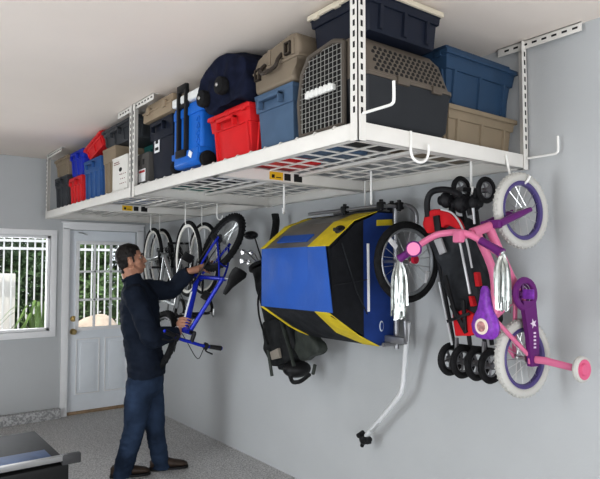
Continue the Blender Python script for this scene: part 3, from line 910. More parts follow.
b = MB(M); b.loft(rings); sd = b.build('saddle', LPURP, t, label='purple glitter saddle with round sticker')
b = MB(M); pc = sb_+axl*(Ls*.24)+nr*.0195
b.tube([pc, pc+nr*.004], [.034, .033], 24); stk = b.build('round_sticker', mat('cream_sticker', (.78, .68, .58), .4), sd)
b = MB(M); b.tube([pc+nr*.0035, pc+nr*.0052], [.022, .022], 20); b.build('sticker_centre', mat('rose_sticker', (.48, .25, .24), .4, var=.4, vscale=60), stk)
# chain guard, crank and pedals
b = MB(M)
b.torus(bb+V((0, -.055, .03)), (0, 1, 0), .062, .016, 26, 8, sx=.8)
b.loft([[bb+V((-.03, -.066, .055)), bb+V((-.03, -.044, .055)), bb+V((-.03, -.044, -.03)), bb+V((-.03, -.066, -.03))],
        [V((.10, -.066, .040)), V((.10, -.044, .040)), V((.10, -.044, -.030)), V((.10, -.066, -.030))],
        [V((-.03, -.066, .026)), V((-.03, -.044, .026)), V((-.03, -.044, -.026)), V((-.03, -.066, -.026))]])
cg = b.build('chain_guard', PURP, t, label='purple chain guard with pale star')
b = MB(M)
cst = V((.16, -.067, .012)); po = []
for k in range(10):
    a = PI/2+PI*k/5; r_ = .022 if k % 2 == 0 else .009; po.append(cst+V((r_*math.cos(a), 0, r_*math.sin(a))))
b.sheet(po, (0, -.002, 0))
b.build('star_emblem', mat('pale_lilac', (.70, .60, .70), .4), cg)
b = MB(M)
for i in range(5): b.box((.05+.016*i, -.0685, -.004), (.058+.016*i, -.066, .010), 0)
b.build('lettering', MATS['pale_lilac'], cg)
cr = crank(t, M, bb+V((0, 0, .01)), -1, .045, .06, -1.57, PURP, LPURP, .045, .62)
# training wheels
for y in (-1,):
    b = MB(M)
    b.tube([V((.0, y*.06, 0)), V((-.0, y*.115, -.005)), V((-.015, y*.235, -.02))], [.016, .017, .015], 10, flat=.6); b.box((-.02, y*.055-.006, -.03), (.05, y*.055+.006, .03), .004)
    br = b.build('training_wheel_arm', PINK, t)
    b = MB(M); c_ = V((-.018, y*.27, -.03))
    b.lathe([(0, -.018), (.022, -.018), (.026, -.010), (.036, -.012), (.042, -.014), (.045, -.008), (.045, .010), (.038, .016), (.026, .010), (.022, .018), (0, .018)], c_, (0, 1, 0), 26)
    b.build('training_wheel', mat('hot_pink_plastic', (.62, .13, .24), .4), br)
    b = MB(M); b.torus(c_, (0, 1, 0), .044, .012, 30, 8, sx=1.1); b.build('training_tyre', WTY, br)
jh = V((2.46, 1.60, 2.10))
hook('white hook through the white front wheel of the pink bicycle', [V((2.50, 1.642, 2.145)), V((2.50, 1.632, 2.10)), V((2.49, 1.61, 2.03)), V((2.48, 1.585, 1.992)), V((2.475, 1.55, 1.983)), V((2.47, 1.515, 1.995)), V((2.468, 1.495, 2.02))], .006)

# ============================================================== BIKE TRAILER
def patch(pts, nu, nv, m, name, parent, bulge=0., nz=0., ns=9., th=.004, label=None, seed=0):
    "bilinear cloth patch from four corners, bulging along its normal"
    a, b_, c, d = [V(p) for p in pts]
    n = (b_-a).cross(d-a).normalized()
    mb = MB(); G = []
    for j in range(nv+1):
        row = []
        for i in range(nu+1):
            u, v_ = i/nu, j/nv
            p = a.lerp(b_, u).lerp(d.lerp(c, u), v_)
            e = math.sin(PI*u)*math.sin(PI*v_)
            p = p + n*(bulge*e + nz*min(1, e*3)*noise.noise(p*ns+V((seed, 0, 0))))
            row.append(p)
        G.append(row)
    A = [[mb.v(p) for p in r] for r in G]; B = [[mb.v(p-n*th) for p in r] for r in G]
    for j in range(nv):
        for i in range(nu):
            mb.f((A[j][i], A[j][i+1], A[j+1][i+1], A[j+1][i])); mb.f((B[j][i], B[j+1][i], B[j+1][i+1], B[j][i+1]))
    for i in range(nu): mb.f((A[0][i], B[0][i], B[0][i+1], A[0][i+1])); mb.f((A[nv][i], A[nv][i+1], B[nv][i+1], B[nv][i]))
    for j in range(nv): mb.f((A[j][0], A[j+1][0], B[j+1][0], B[j][0])); mb.f((A[j][nu], B[j][nu], B[j+1][nu], A[j+1][nu]))
    return mb.build(name, m, parent, ang=60, label=label)

TBLUE = mat('trailer_blue_nylon', (.028, .105, .40), .55, var=.05, vscale=9, bump=.12, bscale=30)
TBLUD = mat('trailer_blue_side', (.014, .045, .20), .6, var=.15, vscale=9)
TYEL = mat('trailer_yellow_nylon', (.72, .56, .03), .55, var=.10, vscale=12, bump=.15, bscale=35)
TGREY = mat('charcoal_nylon', (.030, .032, .036), .7, var=.25, vscale=14, bump=.2, bscale=30)
TDARK = mat('dark_mesh', (.010, .011, .014), .6, var=.3, vscale=30)
mm = mat('smoked_vinyl', (.17, .155, .135), .28, var=.25, vscale=6)
t = thing('bike_trailer', 'blue and yellow childs bike trailer hanging on the right wall', 'bike trailer', (2.35, 2.8, 1.13))
ya, yb = 2.45, 3.115
P = dict(f0=(2.06, 1.715), f1=(2.06, 1.352), u1=(2.25, 1.862), u2=(2.43, 1.922), u3=(2.61, 1.925), l1=(2.28, 1.215), l2=(2.44, 1.142), l3=(2.61, 1.135))
def pt(k, y, e=0.): return V((P[k][0]-e, y, P[k][1]))
core = [(x+.012 if k[0] == 'f' else x, z+(-.012 if k[0] == 'u' else .012 if k[0] == 'l' else 0)) for k, (x, z) in [(k, P[k]) for k in ('f0', 'u1', 'u2', 'u3', 'l3', 'l2', 'l1', 'f1')]]
b = MB(); b.prism(core, 1, ya+.012, yb-.008); b.build('interior', TDARK, t)
patch((pt('f1', ya+.19), pt('f1', yb), pt('f0', yb), pt('f0', ya+.185)), 16, 14, TBLUE, 'front_panel', t, -.025, .018, 7)
patch((pt('f1', ya-.03), pt('f1', ya+.19), pt('f0', ya+.185), pt('f0', ya+.03)), 8, 14, TBLUE, 'front_panel', t, -.006, .008, 9)
# smoked rain window in the slanted roof, blue seat straps behind it
patch((pt('f0', ya+.18, -.004), pt('f0', yb-.03, -.004), pt('u1', yb-.05, -.004), pt('u1', ya+.165, -.004)), 12, 6, mm, 'rain_window', t, -.004, .012, 8)
patch((pt('u1', ya+.165, -.004), pt('u1', yb-.05, -.004), pt('u2', yb-.05, -.004), pt('u2', ya+.18, -.004)), 12, 4, mm, 'rain_window', t, -.004, .010, 8)
b = MB()
q0 = pt('f0', 0).lerp(pt('u1', 0), .22); q1 = pt('f0', 0).lerp(pt('u1', 0), .50)
b.sheet([V((q0.x-.008, yb-.12, q0.z)), V((q0.x-.008, ya+.24, q0.z)), V((q1.x-.008, ya+.24, q1.z)), V((q1.x-.008, yb-.12, q1.z))], (-.006, 0, .006)); b.build('seat_strap', TBLUE, t)
# yellow bands following the edges
def band(keys, y0s, y1s, e=.006):
    for i in range(len(keys)-1):
        patch((pt(keys[i], y0s[i], e), pt(keys[i], y1s[i], e), pt(keys[i+1], y1s[i+1], e), pt(keys[i+1], y0s[i+1], e)), 8, 8, TYEL, 'yellow_band', t, -.004, .007, 16)
band(('f0', 'u1', 'u2'), (ya-.004, ya-.004, ya-.004), (ya+.185, ya+.175, ya+.19))
band(('f0', 'u1', 'u2'), (yb-.035, yb-.055, yb-.05), (yb+.004, yb+.004, yb+.004))
patch((pt('u2', ya+.19, .005)+V((0, 0, .004)), pt('u2', yb, .005)+V((0, 0, .004)), pt('u2', yb, -.03)+V((0, 0, .004)), pt('u2', ya+.19, -.03)+V((0, 0, .004))), 10, 2, TYEL, 'yellow_band', t, 0, .004, 12)
patch((pt('u2', ya, .005)+V((0, 0, .004)), pt('u2', yb, .005)+V((0, 0, .004)), pt('u3', yb)+V((0, 0, .004)), pt('u3', ya)+V((0, 0, .004))), 10, 3, TGREY, 'roof_panel', t, 0, .006, 12)
band(('l2', 'l1', 'f1'), (ya-.004, ya-.004, ya-.004), (ya+.13, ya+.19, ya+.12))
band(('l2', 'l1', 'f1'), (yb-.02, yb-.03, yb-.03), (yb+.004, yb+.004, yb+.004))
patch((pt('l1', ya+.19), pt('l1', yb-.03), pt('f1', yb-.03), pt('f1', ya+.12)), 12, 5, TGREY, 'lower_panel', t, -.01, .015, 9)
patch((pt('l2', ya+.13), pt('l2', yb-.02), pt('l1', yb-.03), pt('l1', ya+.19)), 12, 4, TGREY, 'lower_panel', t, -.006, .012, 9)
# near side: black window, blue rear panel, white zip, emblem
side = [P[k] for k in ('f0', 'u1', 'u2')]
b = MB(); b.sheet([V((x, ya, z)) for x, z in ((2.075, 1.70), (2.25, 1.845), (2.325, 1.874), (2.325, 1.20), (2.29, 1.222), (2.075, 1.33))], (0, .008, 0)); b.build('side_window', TDARK, t)
b = MB()
b.tube([(2.15, ya-.003, 1.73), (2.26, ya-.003, 1.46), (2.34, ya-.003, 1.33)], .004, 6); b.tube([(2.09, ya-.003, 1.50), (2.36, ya-.003, 1.53)], .003, 6)
b.build('window_straps', TGREY, t)
b = MB(); b.sheet([V((x, ya-.002, z)) for x, z in ((2.315, 1.868), (2.375, 1.892), (2.375, 1.172), (2.315, 1.20))], (0, .010, 0)); b.build('zip_flap', TBLUD, t)
b = MB(); b.tube([(2.345, ya-.006, 1.735), (2.347, ya-.007, 1.5), (2.347, ya-.006, 1.345)], .0085, 8); b.build('reflective_piping', LABW, t, label='white reflective strip')
b = MB(); b.sheet([V((x, ya-.001, z)) for x, z in ((2.375, 1.892), (2.43, 1.92), (2.60, 1.922), (2.60, 1.138), (2.44, 1.142), (2.375, 1.172))], (0, .010, 0)); b.build('side_panel', TBLUD, t)
b = MB(); b.sheet([V((x, ya-.005, z)) for x, z in ((2.42, 1.875), (2.55, 1.885), (2.55, 1.85), (2.42, 1.84))], (0, .004, 0)); b.build('yellow_strap', TYEL, t)
b = MB(); b.ell((2.455, ya-.002, 1.255), (.018, .004, .032)); em = b.build('emblem', mat('pale_emblem', (.55, .60, .66), .4), t)
b = MB(); b.ell((2.455, ya-.005, 1.255), (.012, .003, .024)); b.build('emblem_field', TBLUD, em)
b = MB(); pk = V((2.165, ya+.03, 1.81)); b.lathe([(0, -.012), (.03, -.012), (.034, 0), (.026, .012), (0, .014)], pk, (-.55, -.3, .75), 14); b.box(pk-V((.03, .012, .008)), pk+V((.02, .03, .012)), .006); b.build('buckle', BLACK, t)
# tubular frame with black joints
TG = mat('grey_tube', (.30, .30, .31), .35, .7)
b = MB()
for zz in (1.958,): b.tube([(2.44, yb, zz), (2.44, ya-.04, zz)], .011, 10)
b.tube(smoothpath([(2.58, yb-.1, 1.965), (2.58, ya, 1.965), (2.58, ya-.10, 1.96), (2.58, ya-.16, 1.92), (2.58, ya-.17, 1.85)], 5), .013, 10)
b.tube([(2.55, ya-.03, 1.96), (2.55, ya-.03, 1.12)], .016, 10); b.tube([(2.60, ya-.03, 1.15), (2.44, ya-.03, 1.15)], .013, 10)
b.tube([(2.44, ya-.04, 1.955), (2.58, ya-.04, 1.96)], .011, 8)
fr = b.build('tube_frame', TG, t)
for q in ((2.44, ya-.02, 1.96), (2.44, ya+.30, 1.96), (2.56, ya-.05, 1.962), (2.58, ya+.03, 1.965)):
    b = MB(); b.box(V(q)-V((.02, .022, .022)), V(q)+V((.02, .022, .022)), .008); b.cyl(V(q)-V((.0, 0, .03)), V(q)+V((0, 0, .035)), .012); b.build('joint', BLACK, fr)
TR = mat('trailer_rim', (.35, .36, .37), .35, .8)
wc = (2.445, 2.235, 1.628)
make_wheel(t, Matrix(), wc, .228, .021, RUBBER, TR, 'wheel', 20, 0, axis=(.12, 1, 0), hubw=.04)
make_wheel(t, Matrix(), (2.43, yb+.13, 1.632), .228, .021, RUBBER, TR, 'wheel', 20, 0, axis=(0, 1, 0), hubw=.04)
b = MB(); b.tube([(2.43, 2.20, 1.632), (2.43, yb+.16, 1.632)], .010, 8); b.build('axle', STEEL, t)
b = MB(); b.lathe([(0, -.012), (.022, -.012), (.024, 0), (.02, .01), (0, .012)], (2.45, 2.235-.05, 1.64), (0, 1, 0), 16); b.build('hub_cap', mat('red_reflector', (.5, .02, .05), .3), t)
for a in (2.5, -.55):
    p = V(wc)+V((0.165*math.cos(a), -.02, 0.165*math.sin(a)))
    b = MB(); b.box(p-V((.014, .005, .035)), p+V((.014, .005, .035)), .004, rot=Matrix.Rotation(-a*.35, 3, 'Y')); b.build('spoke_reflector', LABW, t)
# tow arm
b = MB()
p0, p1, p2, p3 = onX(408, 322, 2.50), onX(402, 390, 2.56), onX(380, 420, 2.58), onX(366, 436, 2.58)
b.tube(smoothpath([onX(408, 322, 2.50), onX(406, 345, 2.52), onX(404, 370, 2.55), onX(402.5, 386, 2.56), onX(399, 396, 2.565), onX(388, 410, 2.575), p3], 5), .0145, 12)
ta = b.build('tow_arm', mat('bright_aluminium', (.80, .81, .82), .35, .35), t)
b = MB(); b.tube([onX(379, 421.5, 2.58), onX(371, 430.5, 2.58)], .0155, 10); b.build('tow_arm_sleeve', SILV, ta)
b = MB(); e = onX(364, 439, 2.58)
b.ell(e, (.032, .03, .034)); b.box(e-V((.02, .05, .022)), e+V((.02, .02, .022)), .008); b.tube([e, e+V((0, .02, -.05))], [.018, .012], 10); b.cyl(e+V((-.03, .02, .02)), e+V((.02, .03, .03)), .016); b.cyl(e-V((.03, .03, 0)), e+V((.03, -.03, .0)), .014)
b.build('hitch_coupler', BLACK, ta)
b = MB(); q = onX(398, 340, 2.50); b.box(q-V((.02, .06, .02)), q+V((.02, .10, .02)), .006); b.tube(smoothpath([q+V((0, -.06, 0)), q+V((-.02, -.08, .03)), q+V((-.03, -.085, .12))], 4), .011, 8); b.build('hitch_bracket', TG, t)

# ================================================================ STROLLER
t = thing('folded_stroller', 'folded black and red stroller hanging between trailer and pink bicycle', 'stroller', (2.45, 1.9, 1.06))
SBLK = mat('stroller_black', (.014, .014, .016), .55)
SFAB = mat('stroller_dark_fabric', (.040, .043, .048), .75, var=.3, vscale=12, bump=.25, bscale=25)
SRED = mat('stroller_red_fabric', (.55, .012, .02), .6, var=.15, vscale=12, bump=.15, bscale=25)
def yz(uv, x): 
    q = onX(*uv, x); return (q.y, q.z)
b = MB(); b.prism([yz(q, 2.36) for q in ((424, 222), (433, 213), (447, 215), (458, 226), (467, 247), (474, 275), (478, 300), (483, 325), (470, 334), (455, 322), (445, 300), (436, 265), (428, 245))], 0, 2.37, 2.56, .02)
remeshed(b, 'seat_fabric', SFAB, t, .012, 4, .018, 12)
b = MB(); b.prism([yz(q, 2.34) for q in ((422, 224), (425, 214), (431, 209.5), (440, 208.5), (450, 212), (457, 219), (463, 229), (456, 230), (447, 224), (440, 229), (434, 233), (427, 234))], 0, 2.335, 2.375, .010)
remeshed(b, 'canopy', SRED, t, .007, 2, .01, 14, label='red canopy edge')
b = MB(); b.prism([yz(q, 2.33) for q in ((433, 216), (439, 215), (441, 232), (435, 232))], 0, 2.325, 2.40, .006); b.build('canopy_strap', SBLK, t)
b = MB(); b.tube(smoothpath([onX(*q, 2.33) for q in ((441, 209.5), (452, 213), (461, 225), (467, 243), (472, 268))], 5), .005, 6); b.build('canopy_piping', mat('grey_piping', (.55, .55, .56), .5), t)
for poly, x in ((((473, 272), (477, 272), (479, 286), (475, 287)), 2.35), (((452, 314), (464, 309), (476, 316), (480, 330), (470, 336), (455, 336)), 2.35), (((468, 296), (471, 296), (474, 306), (470, 307)), 2.345)):
    b = MB(); b.prism([yz(q, x) for q in poly], 0, x, x+.03, .006); b.build('seat_lining', SRED, t, label='red seat lining')
b = MB()
for poly, x in ((((449, 306), (452, 303), (467, 332), (464, 334)), 2.335), (((443, 275), (446, 275), (457, 318), (454, 320)), 2.33), (((461, 300), (464, 300), (466, 330), (463, 330)), 2.335), (((446, 320), (468, 312), (469, 315), (447, 323)), 2.33)):
    b.prism([yz(q, x) for q in poly], 0, x, x+.012, .003)
b.build('harness', SBLK, t)
b = MB(); b.prism([yz(q, 2.335) for q in ((434, 240), (441, 238), (446, 252), (440, 255))], 0, 2.33, 2.345, .003); b.build('logo_patch', mat('pale_grey_patch', (.38, .38, .39), .5), t)
# handles, hubs, frame
b = MB()
b.tube(smoothpath([onX(*q, 2.34) for q in ((428, 217), (427, 203), (430, 194), (437, 190), (449, 190), (460, 195))], 5), .016, 10); 
b.tube(smoothpath([onX(*q, 2.42) for q in ((450, 225), (452, 204), (458, 197), (466, 198), (470, 215))], 5), .013, 10)
b.build('handle', SBLK, t)
b = MB()
for (uv, x, s_) in (((446, 200), 2.38, .04), ((461, 204), 2.40, .045), ((474, 203), 2.44, .042)):
    q = onX(*uv, x); b.ell(q, (s_*.9, s_*.75, s_*1.05)); b.cyl(q-V((0, s_*.9, 0)), q+V((0, s_*.9, 0)), s_*.62)
b.build('folding_joint', SBLK, t)
b = MB()
for (a_, c_, x0_, x1_) in (((452, 200), (470, 345), 2.42, 2.46), ((462, 200), (486, 350), 2.44, 2.47), ((432, 225), (455, 350), 2.42, 2.44), ((475, 200), (492, 345), 2.50, 2.50)):
    b.tube([onX(*a_, x0_), onX(*c_, x1_)], .011, 8)
b.tube([onX(452, 345, 2.45), onX(492, 350, 2.48)], .011, 8); b.tube([onX(461, 189, 2.42), onX(486, 191, 2.42)], .011, 8); b.tube([onX(474, 203, 2.44), onX(476, 190, 2.42)], .014, 8)
b.build('frame', SBLK, t)
b = MB()
b.tube([onX(459, 238, 2.315), onX(470, 294, 2.315)], .0065, 8); b.tube([onX(439, 282, 2.335), onX(452, 345, 2.38)], .006, 8); b.tube([onX(473, 208, 2.385), onX(474.5, 224, 2.39)], .007, 8)
b.build('silver_tube', SILV, t)
HUBG = mat('grey_hub', (.20, .20, .21), .4, .5)
def swheel(c, r, ax=(.1, 1, 0)):
    ax = V(ax).normalized(); c = V(c)
    b = MB(); b.torus(c, ax, r*.80, r*.20, 28, 8, sx=.9); w_ = b.build('wheel', RUBBER, t)
    b = MB(); b.torus(c, ax, r*.58, r*.06, 24, 6, sx=1.2); u = ax.orthogonal().normalized(); v_ = ax.cross(u)
    for k in range(5):
        a = 2*PI*k/5; b.tube([c, c+(u*math.cos(a)+v_*math.sin(a))*r*.6], r*.07, 6)
    b.lathe([(0, -.02), (r*.18, -.02), (r*.2, -.012), (r*.2, .012), (r*.18, .02), (0, .02)], c, ax, 14); b.build('wheel_hub', HUBG, w_)
swheel(onX(461, 189, 2.42), .066); swheel(onX(486, 190, 2.42), .066)
for uv in ((450.5, 359), (463, 361.5), (477.5, 363.5), (491, 366)): swheel(onX(*uv, 2.42), .085)
for uv in ((456.5, 352), (484, 356)):
    b = MB(); b.tube([onX(uv[0], uv[1]-14, 2.45), onX(*uv, 2.43), onX(uv[0], uv[1]+9, 2.42)], .011, 8); b.tube([onX(uv[0]-8, uv[1]+8, 2.42), onX(uv[0]+8, uv[1]+10, 2.42)], .008, 8)
    b.build('caster_fork', HUBG, t)

# ================================================================ GOLF BAG
t = thing('golf_bag', 'black golf bag with clubs hanging behind the bike trailer', 'golf bag', onX(300, 380, 2.54))
GB = mat('golf_bag_black', (.020, .021, .022), .65, var=.35, vscale=14, bump=.25, bscale=24)
GG = mat('golf_bag_olive', (.040, .046, .040), .6, var=.3, vscale=14, bump=.2, bscale=24)
top, bot = onX(262, 268, 2.50), onX(292, 366, 2.54)
b = MB(); b.tube([top, top.lerp(bot, .3), top.lerp(bot, .7), bot], [.085, .09, .105, .10], 18)
remeshed(b, 'bag_body', GB, t, .012, 3, .012, 12)
b = MB(); b.tube([top+(top-bot).normalized()*.004, top+(top-bot).normalized()*.03], [.102, .10], 18); b.build('bag_rim', BLACK, t)
b = MB(); b.prism([yz(q, 2.42) for q in ((263, 322), (276, 317), (290, 326), (296, 345), (290, 362), (272, 366), (264, 350))], 0, 2.40, 2.56, .03); remeshed(b, 'side_pocket', GB, t, .011, 3, .01, 14)
b = MB(); b.prism([yz(q, 2.42) for q in ((296, 328), (308, 333), (318, 344), (319, 352), (302, 362), (294, 350))], 0, 2.41, 2.50, .02); remeshed(b, 'ball_pocket', GG, t, .011, 3, .01, 14)
b = MB(); b.ell(onX(297, 369, 2.48), (.11, .085, .06)); b.tube(smoothpath([onX(290, 376, 2.40), onX(293, 382, 2.39), onX(301, 381, 2.39), onX(310, 374, 2.40)], 4), .016, 8); remeshed(b, 'bag_base', BLACK, t, .010, 2)
b = MB(); b.tube([onX(281, 321, 2.385), onX(290, 350, 2.385), onX(294, 366, 2.385)], .016, 8, flat=.4); b.tube([onX(268, 350, 2.385), onX(272, 376, 2.40)], .012, 8); b.tube([onX(315, 365, 2.42), onX(313, 374, 2.42)], .012, 8); b.build('strap', GG, t)
b = MB(); b.prism([yz(q, 2.38) for q in ((270, 352), (278, 348), (280, 358), (272, 360))], 0, 2.375, 2.40, .005); b.build('tag', mat('taupe_tag', (.28, .25, .21), .6), t)
b = MB(); b.tube(smoothpath([onX(262, 285, 2.40), onX(258, 300, 2.38), onX(260, 320, 2.38), onX(268, 345, 2.385)], 4), .012, 8, flat=.5); b.build('shoulder_strap', GB, t)
CHR = mat('chrome', (.75, .75, .76), .15, 1.)
for i, (hu, hv, kind) in enumerate(((254, 235, 'd'), (246, 252, 'i'), (254, 253, 'i'), (245, 261, 'i'), (252, 262, 'i'))):
    h = onX(hu, hv, 2.50+.02*i); g_ = thing('golf_club', ('black headed driver club sticking up highest from the golf bag', 'chrome iron club at upper left of the golf bag', 'chrome iron club nearest the trailer in the golf bag', 'chrome iron club lowest left of the golf bag', 'chrome iron club low beside the golf bag rim')[i], 'golf club', h)
    a_ = top+V((.01*(i-2), .03*(i-2), 0))
    b = MB(); b.tube([h, a_.lerp(h, .25), a_+(bot-top)*.3], [.005, .006, .008], 8); b.build('shaft', STEEL if i else BLACK, g_)
    b = MB()
    if kind == 'd': b.ell(h+V((0, .045, .0)), (.05, .075, .036)); b.build('club_head', mat('gloss_black', (.02, .02, .022), .12), g_)
    else:
        b.prism([(h.y-.012, h.z-.014), (h.y+.052, h.z-.022), (h.y+.062, h.z+.022), (h.y+.03, h.z+.026), (h.y-.01, h.z+.012)], 0, h.x-.018, h.x+.012, .007); b.build('club_head', CHR, g_)
b = MB(); b.tube(smoothpath([onX(275, 214, 2.54), onX(276, 224, 2.54), onX(272, 245, 2.52), onX(266, 262, 2.50)], 4), .035, 10, flat=.5)
b.build('hanging_strap', GB, t)

# =================================================================== MAN
SKIN = mat('skin', (.40, .21, .14), .5, var=.08, vscale=12)
HAIR = mat('dark_hair', (.012, .009, .008), .55, var=.4, vscale=60, bump=.3, bscale=90)
SHIRT = mat('dark_navy_shirt', (.012, .017, .029), .8, var=.2, vscale=10, bump=.15, bscale=60)
JEANS = mat('blue_denim', (.022, .036, .066), .85, var=.55, vscale=5, bump=.2, bscale=180)
SHOE = mat('dark_brown_leather', (.045, .030, .022), .55, var=.3, vscale=20)
man = thing('person', 'man in dark navy shirt and jeans standing holding up the blue bicycle', 'person', (onZ(150, 474, 0).x, onZ(150, 474, 0).y, 0))
# pixel + depth skeleton, all in world space
pelvis = at(145, 368, 4.55); hipR = at(141, 380, 4.48); hipL = at(150, 380, 4.62)
kneeR = at(134, 428, 4.46); kneeL = at(155, 428, 4.58)
ankR = at(122, 476, 4.47); ankL = at(161, 466, 4.63)
chest = at(139, 304, 4.56); waist = at(143, 348, 4.55); neck0 = at(132, 282, 4.56); 
shR = at(134, 295, 4.39); shL = at(146, 290, 4.70)
elR = at(152, 338, 4.28); wrR = at(178, 333, 4.41)
elL = at(171, 290, 4.72); wrL = at(190, 271, 4.62)
HC = at(131, 259.5, 4.55)           # head centre
fdir = (RGT*.93 + FWD*.33 + UPV*.16).normalized()    # gaze
hup = (UPV - fdir*UPV.dot(fdir)).normalized(); hlt = hup.cross(fdir).normalized()   # his left
HR = Matrix((fdir, hlt, hup)).transposed()
def H(x, y, z): return HC + HR @ V((x, y, z))
# gripped tubes
_hb, _bb = V((.845*.83, 0, .33*.83)), V((.42*.83, 0, -.045*.83))
gR_c = BM @ _hb.lerp(_bb, .10); gL_c = BM @ (_bb*.68 + V((0, .045, 0)))
body = MB()
def limb(b, pts, rads, n=14, flat=1.):
    P = smoothpath(pts, 4); m = len(P); R = []
    for i in range(m):
        f_ = i/4; k = min(int(f_), len(rads)-2); R.append(rads[k]+(rads[k+1]-rads[k])*(f_-k))
    b.tube(P, R, n, flat=flat)
# torso and legs beneath the clothes
limb(body, [pelvis, waist, chest, neck0], [.12, .11, .12, .06])
for hp, kn, an in ((hipR, kneeR, ankR), (hipL, kneeL, ankL)): limb(body, [hp, kn, an], [.075, .05, .038]); body.ell(hp, (.08, .08, .08))
for sh, el, wr in ((shR, elR, wrR), (shL, elL, wrL)):
    limb(body, [chest, sh], [.09, .055]); limb(body, [sh, el, wr], [.046, .038, .027])
# neck and head
limb(body, [chest.lerp(neck0, .7), neck0, H(-.030, 0, -.05)], [.080, .064, .062])
body.ell(H(-.012, 0, .025), (.097, .075, .098), HR)          # cranium
body.ell(H(.030, 0, -.035), (.064, .058, .080), HR)          # face
body.ell(H(.052, 0, -.098), (.030, .034, .022), HR)          # chin
for y in (1, -1):
    body.ell(H(.035, y*.040, -.025), (.040, .024, .030), HR)  # cheekbone
    body.tube([H(-.005, y*.060, -.055), H(.035, y*.040, -.098), H(.058, y*.012, -.105)], [.022, .020, .018], 8)  # jaw
    body.ell(H(-.010, y*.077, -.015), (.020, .008, .032), HR @ Matrix.Rotation(.2, 3, 'Y')); body.ell(H(-.014, y*.080, .005), (.013, .009, .014), HR)   # ear
    body.tube([H(.082, y*.012, .022), H(.080, y*.030, .026), H(.066, y*.052, .018)], [.010, .011, .008], 8)   # brow ridge
body.tube([H(.084, 0, .015), H(.098, 0, -.010), H(.108, 0, -.030), H(.094, 0, -.040)], [.010, .011, .014, .009], 10)   # nose
for y in (1, -1): body.ell(H(.094, y*.012, -.034), (.011, .008, .009), HR)
body.tube([H(.088, .022, -.068), H(.096, 0, -.064), H(.088, -.022, -.068)], [.004, .008, .004], 8)
body.tube([H(.085, .020, -.078), H(.092, 0, -.078), H(.085, -.020, -.078)], [.004, .009, .004], 8)
# hands: palm, four curled fingers of different length, thumb
def hand(b, wr, c, axis, toward, rc, sgn=1):
    "grip around a tube at c along axis; toward = direction from tube to palm; fingers curl with sgn"
    a = V(axis).normalized(); u = V(toward); u = (u-a*u.dot(a)).normalized(); w = a.cross(u)*sgn
    pc = c + u*(rc+.018)
    # palm: rounded slab joined to the wrist
    for k in (-1, -.33, .33, 1):
        q = pc + a*(.030*k)
        b.tube([wr.lerp(q, .25), q - w*.012 + u*.004, q + w*.026], [.019, .017, .0125], 10)
    b.ell(pc, (.026, .026, .030)); b.tube([wr.lerp(pc, -.15), wr, wr.lerp(pc, .5)], [.027, .028, .030], 12)
    for k, (off, L, r) in enumerate(((.034, .82, .0092), (.012, 1.0, .0098), (-.011, .93, .0094), (-.032, .68, .0084))):
        pts = []
        n = 7
        for i in range(n+1):
            th = .55 + (2.75*L)*i/n
            rr = rc + .010 + .004*math.sin(3*th)
            pts.append(c + a*(off*1.05) + u*(rr*math.cos(th)) + w*(rr*math.sin(th)))
        b.tube([pc + a*off + w*.016] + pts, [r*1.15]+[r*(1-.25*i/n) for i in range(n+1)], 8)
    tb = pc + a*.036 - w*.014
    th_pts = [wr.lerp(tb, .55), tb, c + a*.050 + u*(rc*.35) - w*(rc+.012), c + a*.045 - u*(rc*.6) - w*(rc+.008), c + a*.036 - u*(rc+.010) - w*.006]
    b.tube(smoothpath(th_pts, 3), [.016]*3+[.014]*3+[.012]*3+[.010]*3+[.008], 8)
def nearest_dir(c, d): return V(d)
axR = ((BM @ _hb)-(BM @ _bb)).normalized()
hand(body, wrR, gR_c, -axR, wrR-gR_c, .027, 1)
axL = ((BM @ _bb)-PA).normalized()
hand(body, wrL, gL_c, -axL, wrL-gL_c, .012, 1)
body_o = remeshed(body, 'body', SKIN, man, .0048, 3)
# eyes, brows
for y in (1, -1):
    b = MB(); b.ell(H(.069, y*.029, .006), (.0115, .012, .009), HR); e = b.build('eye', mat('eye_white', (.32, .30, .28), .4), man)
    b = MB(); b.ell(H(.078, y*.030, .006), (.004, .006, .006), HR); b.build('iris', INK, e)
    b = MB(); b.tube([H(.093, y*.012, .026), H(.090, y*.032, .032), H(.072, y*.054, .024)], [.004, .005, .003], 6); b.build('eyebrow', HAIR, man)
# hair: short cap hugging the skull
b = MB(); b.ell(H(-.016, 0, .028), (.101, .080, .101), HR, 24, 16)
b.ell(H(.020, 0, .072), (.055, .062, .046), HR); b.ell(H(-.055, 0, -.015), (.050, .062, .078), HR); b.ell(H(-.058, 0, -.075), (.036, .050, .045), HR)
for y in (1, -1): b.tube([H(.018, y*.070, .035), H(.012, y*.073, -.002), H(.012, y*.070, -.02)], [.010, .008, .005], 8)
ho = remeshed(b, 'hair', HAIR, man, .004, 2, .003, 60)
# carve the hairline: drop hair faces over the face and ears
bm = bmesh.new(); bm.from_mesh(ho.data); org = ORG[ho.name] if ho.name in ORG else ORG[man.name]
kill = []
Ri = HR.transposed()
for v_ in bm.verts:
    q = Ri @ (v_.co + org - HC)
    face = q.x > .030 and q.z < .062 and not (abs(q.y) > .05 and q.z > .035 and q.x < .045)
    earz = q.z < .022 and q.x > -.028 and not (abs(q.y) > .055 and .002 < q.x < .022 and q.z > -.022)
    nape = q.z < -.112
    if face or earz or nape: kill.append(v_)
bmesh.ops.delete(bm, geom=kill, context='VERTS'); bm.to_mesh(ho.data); bm.free()
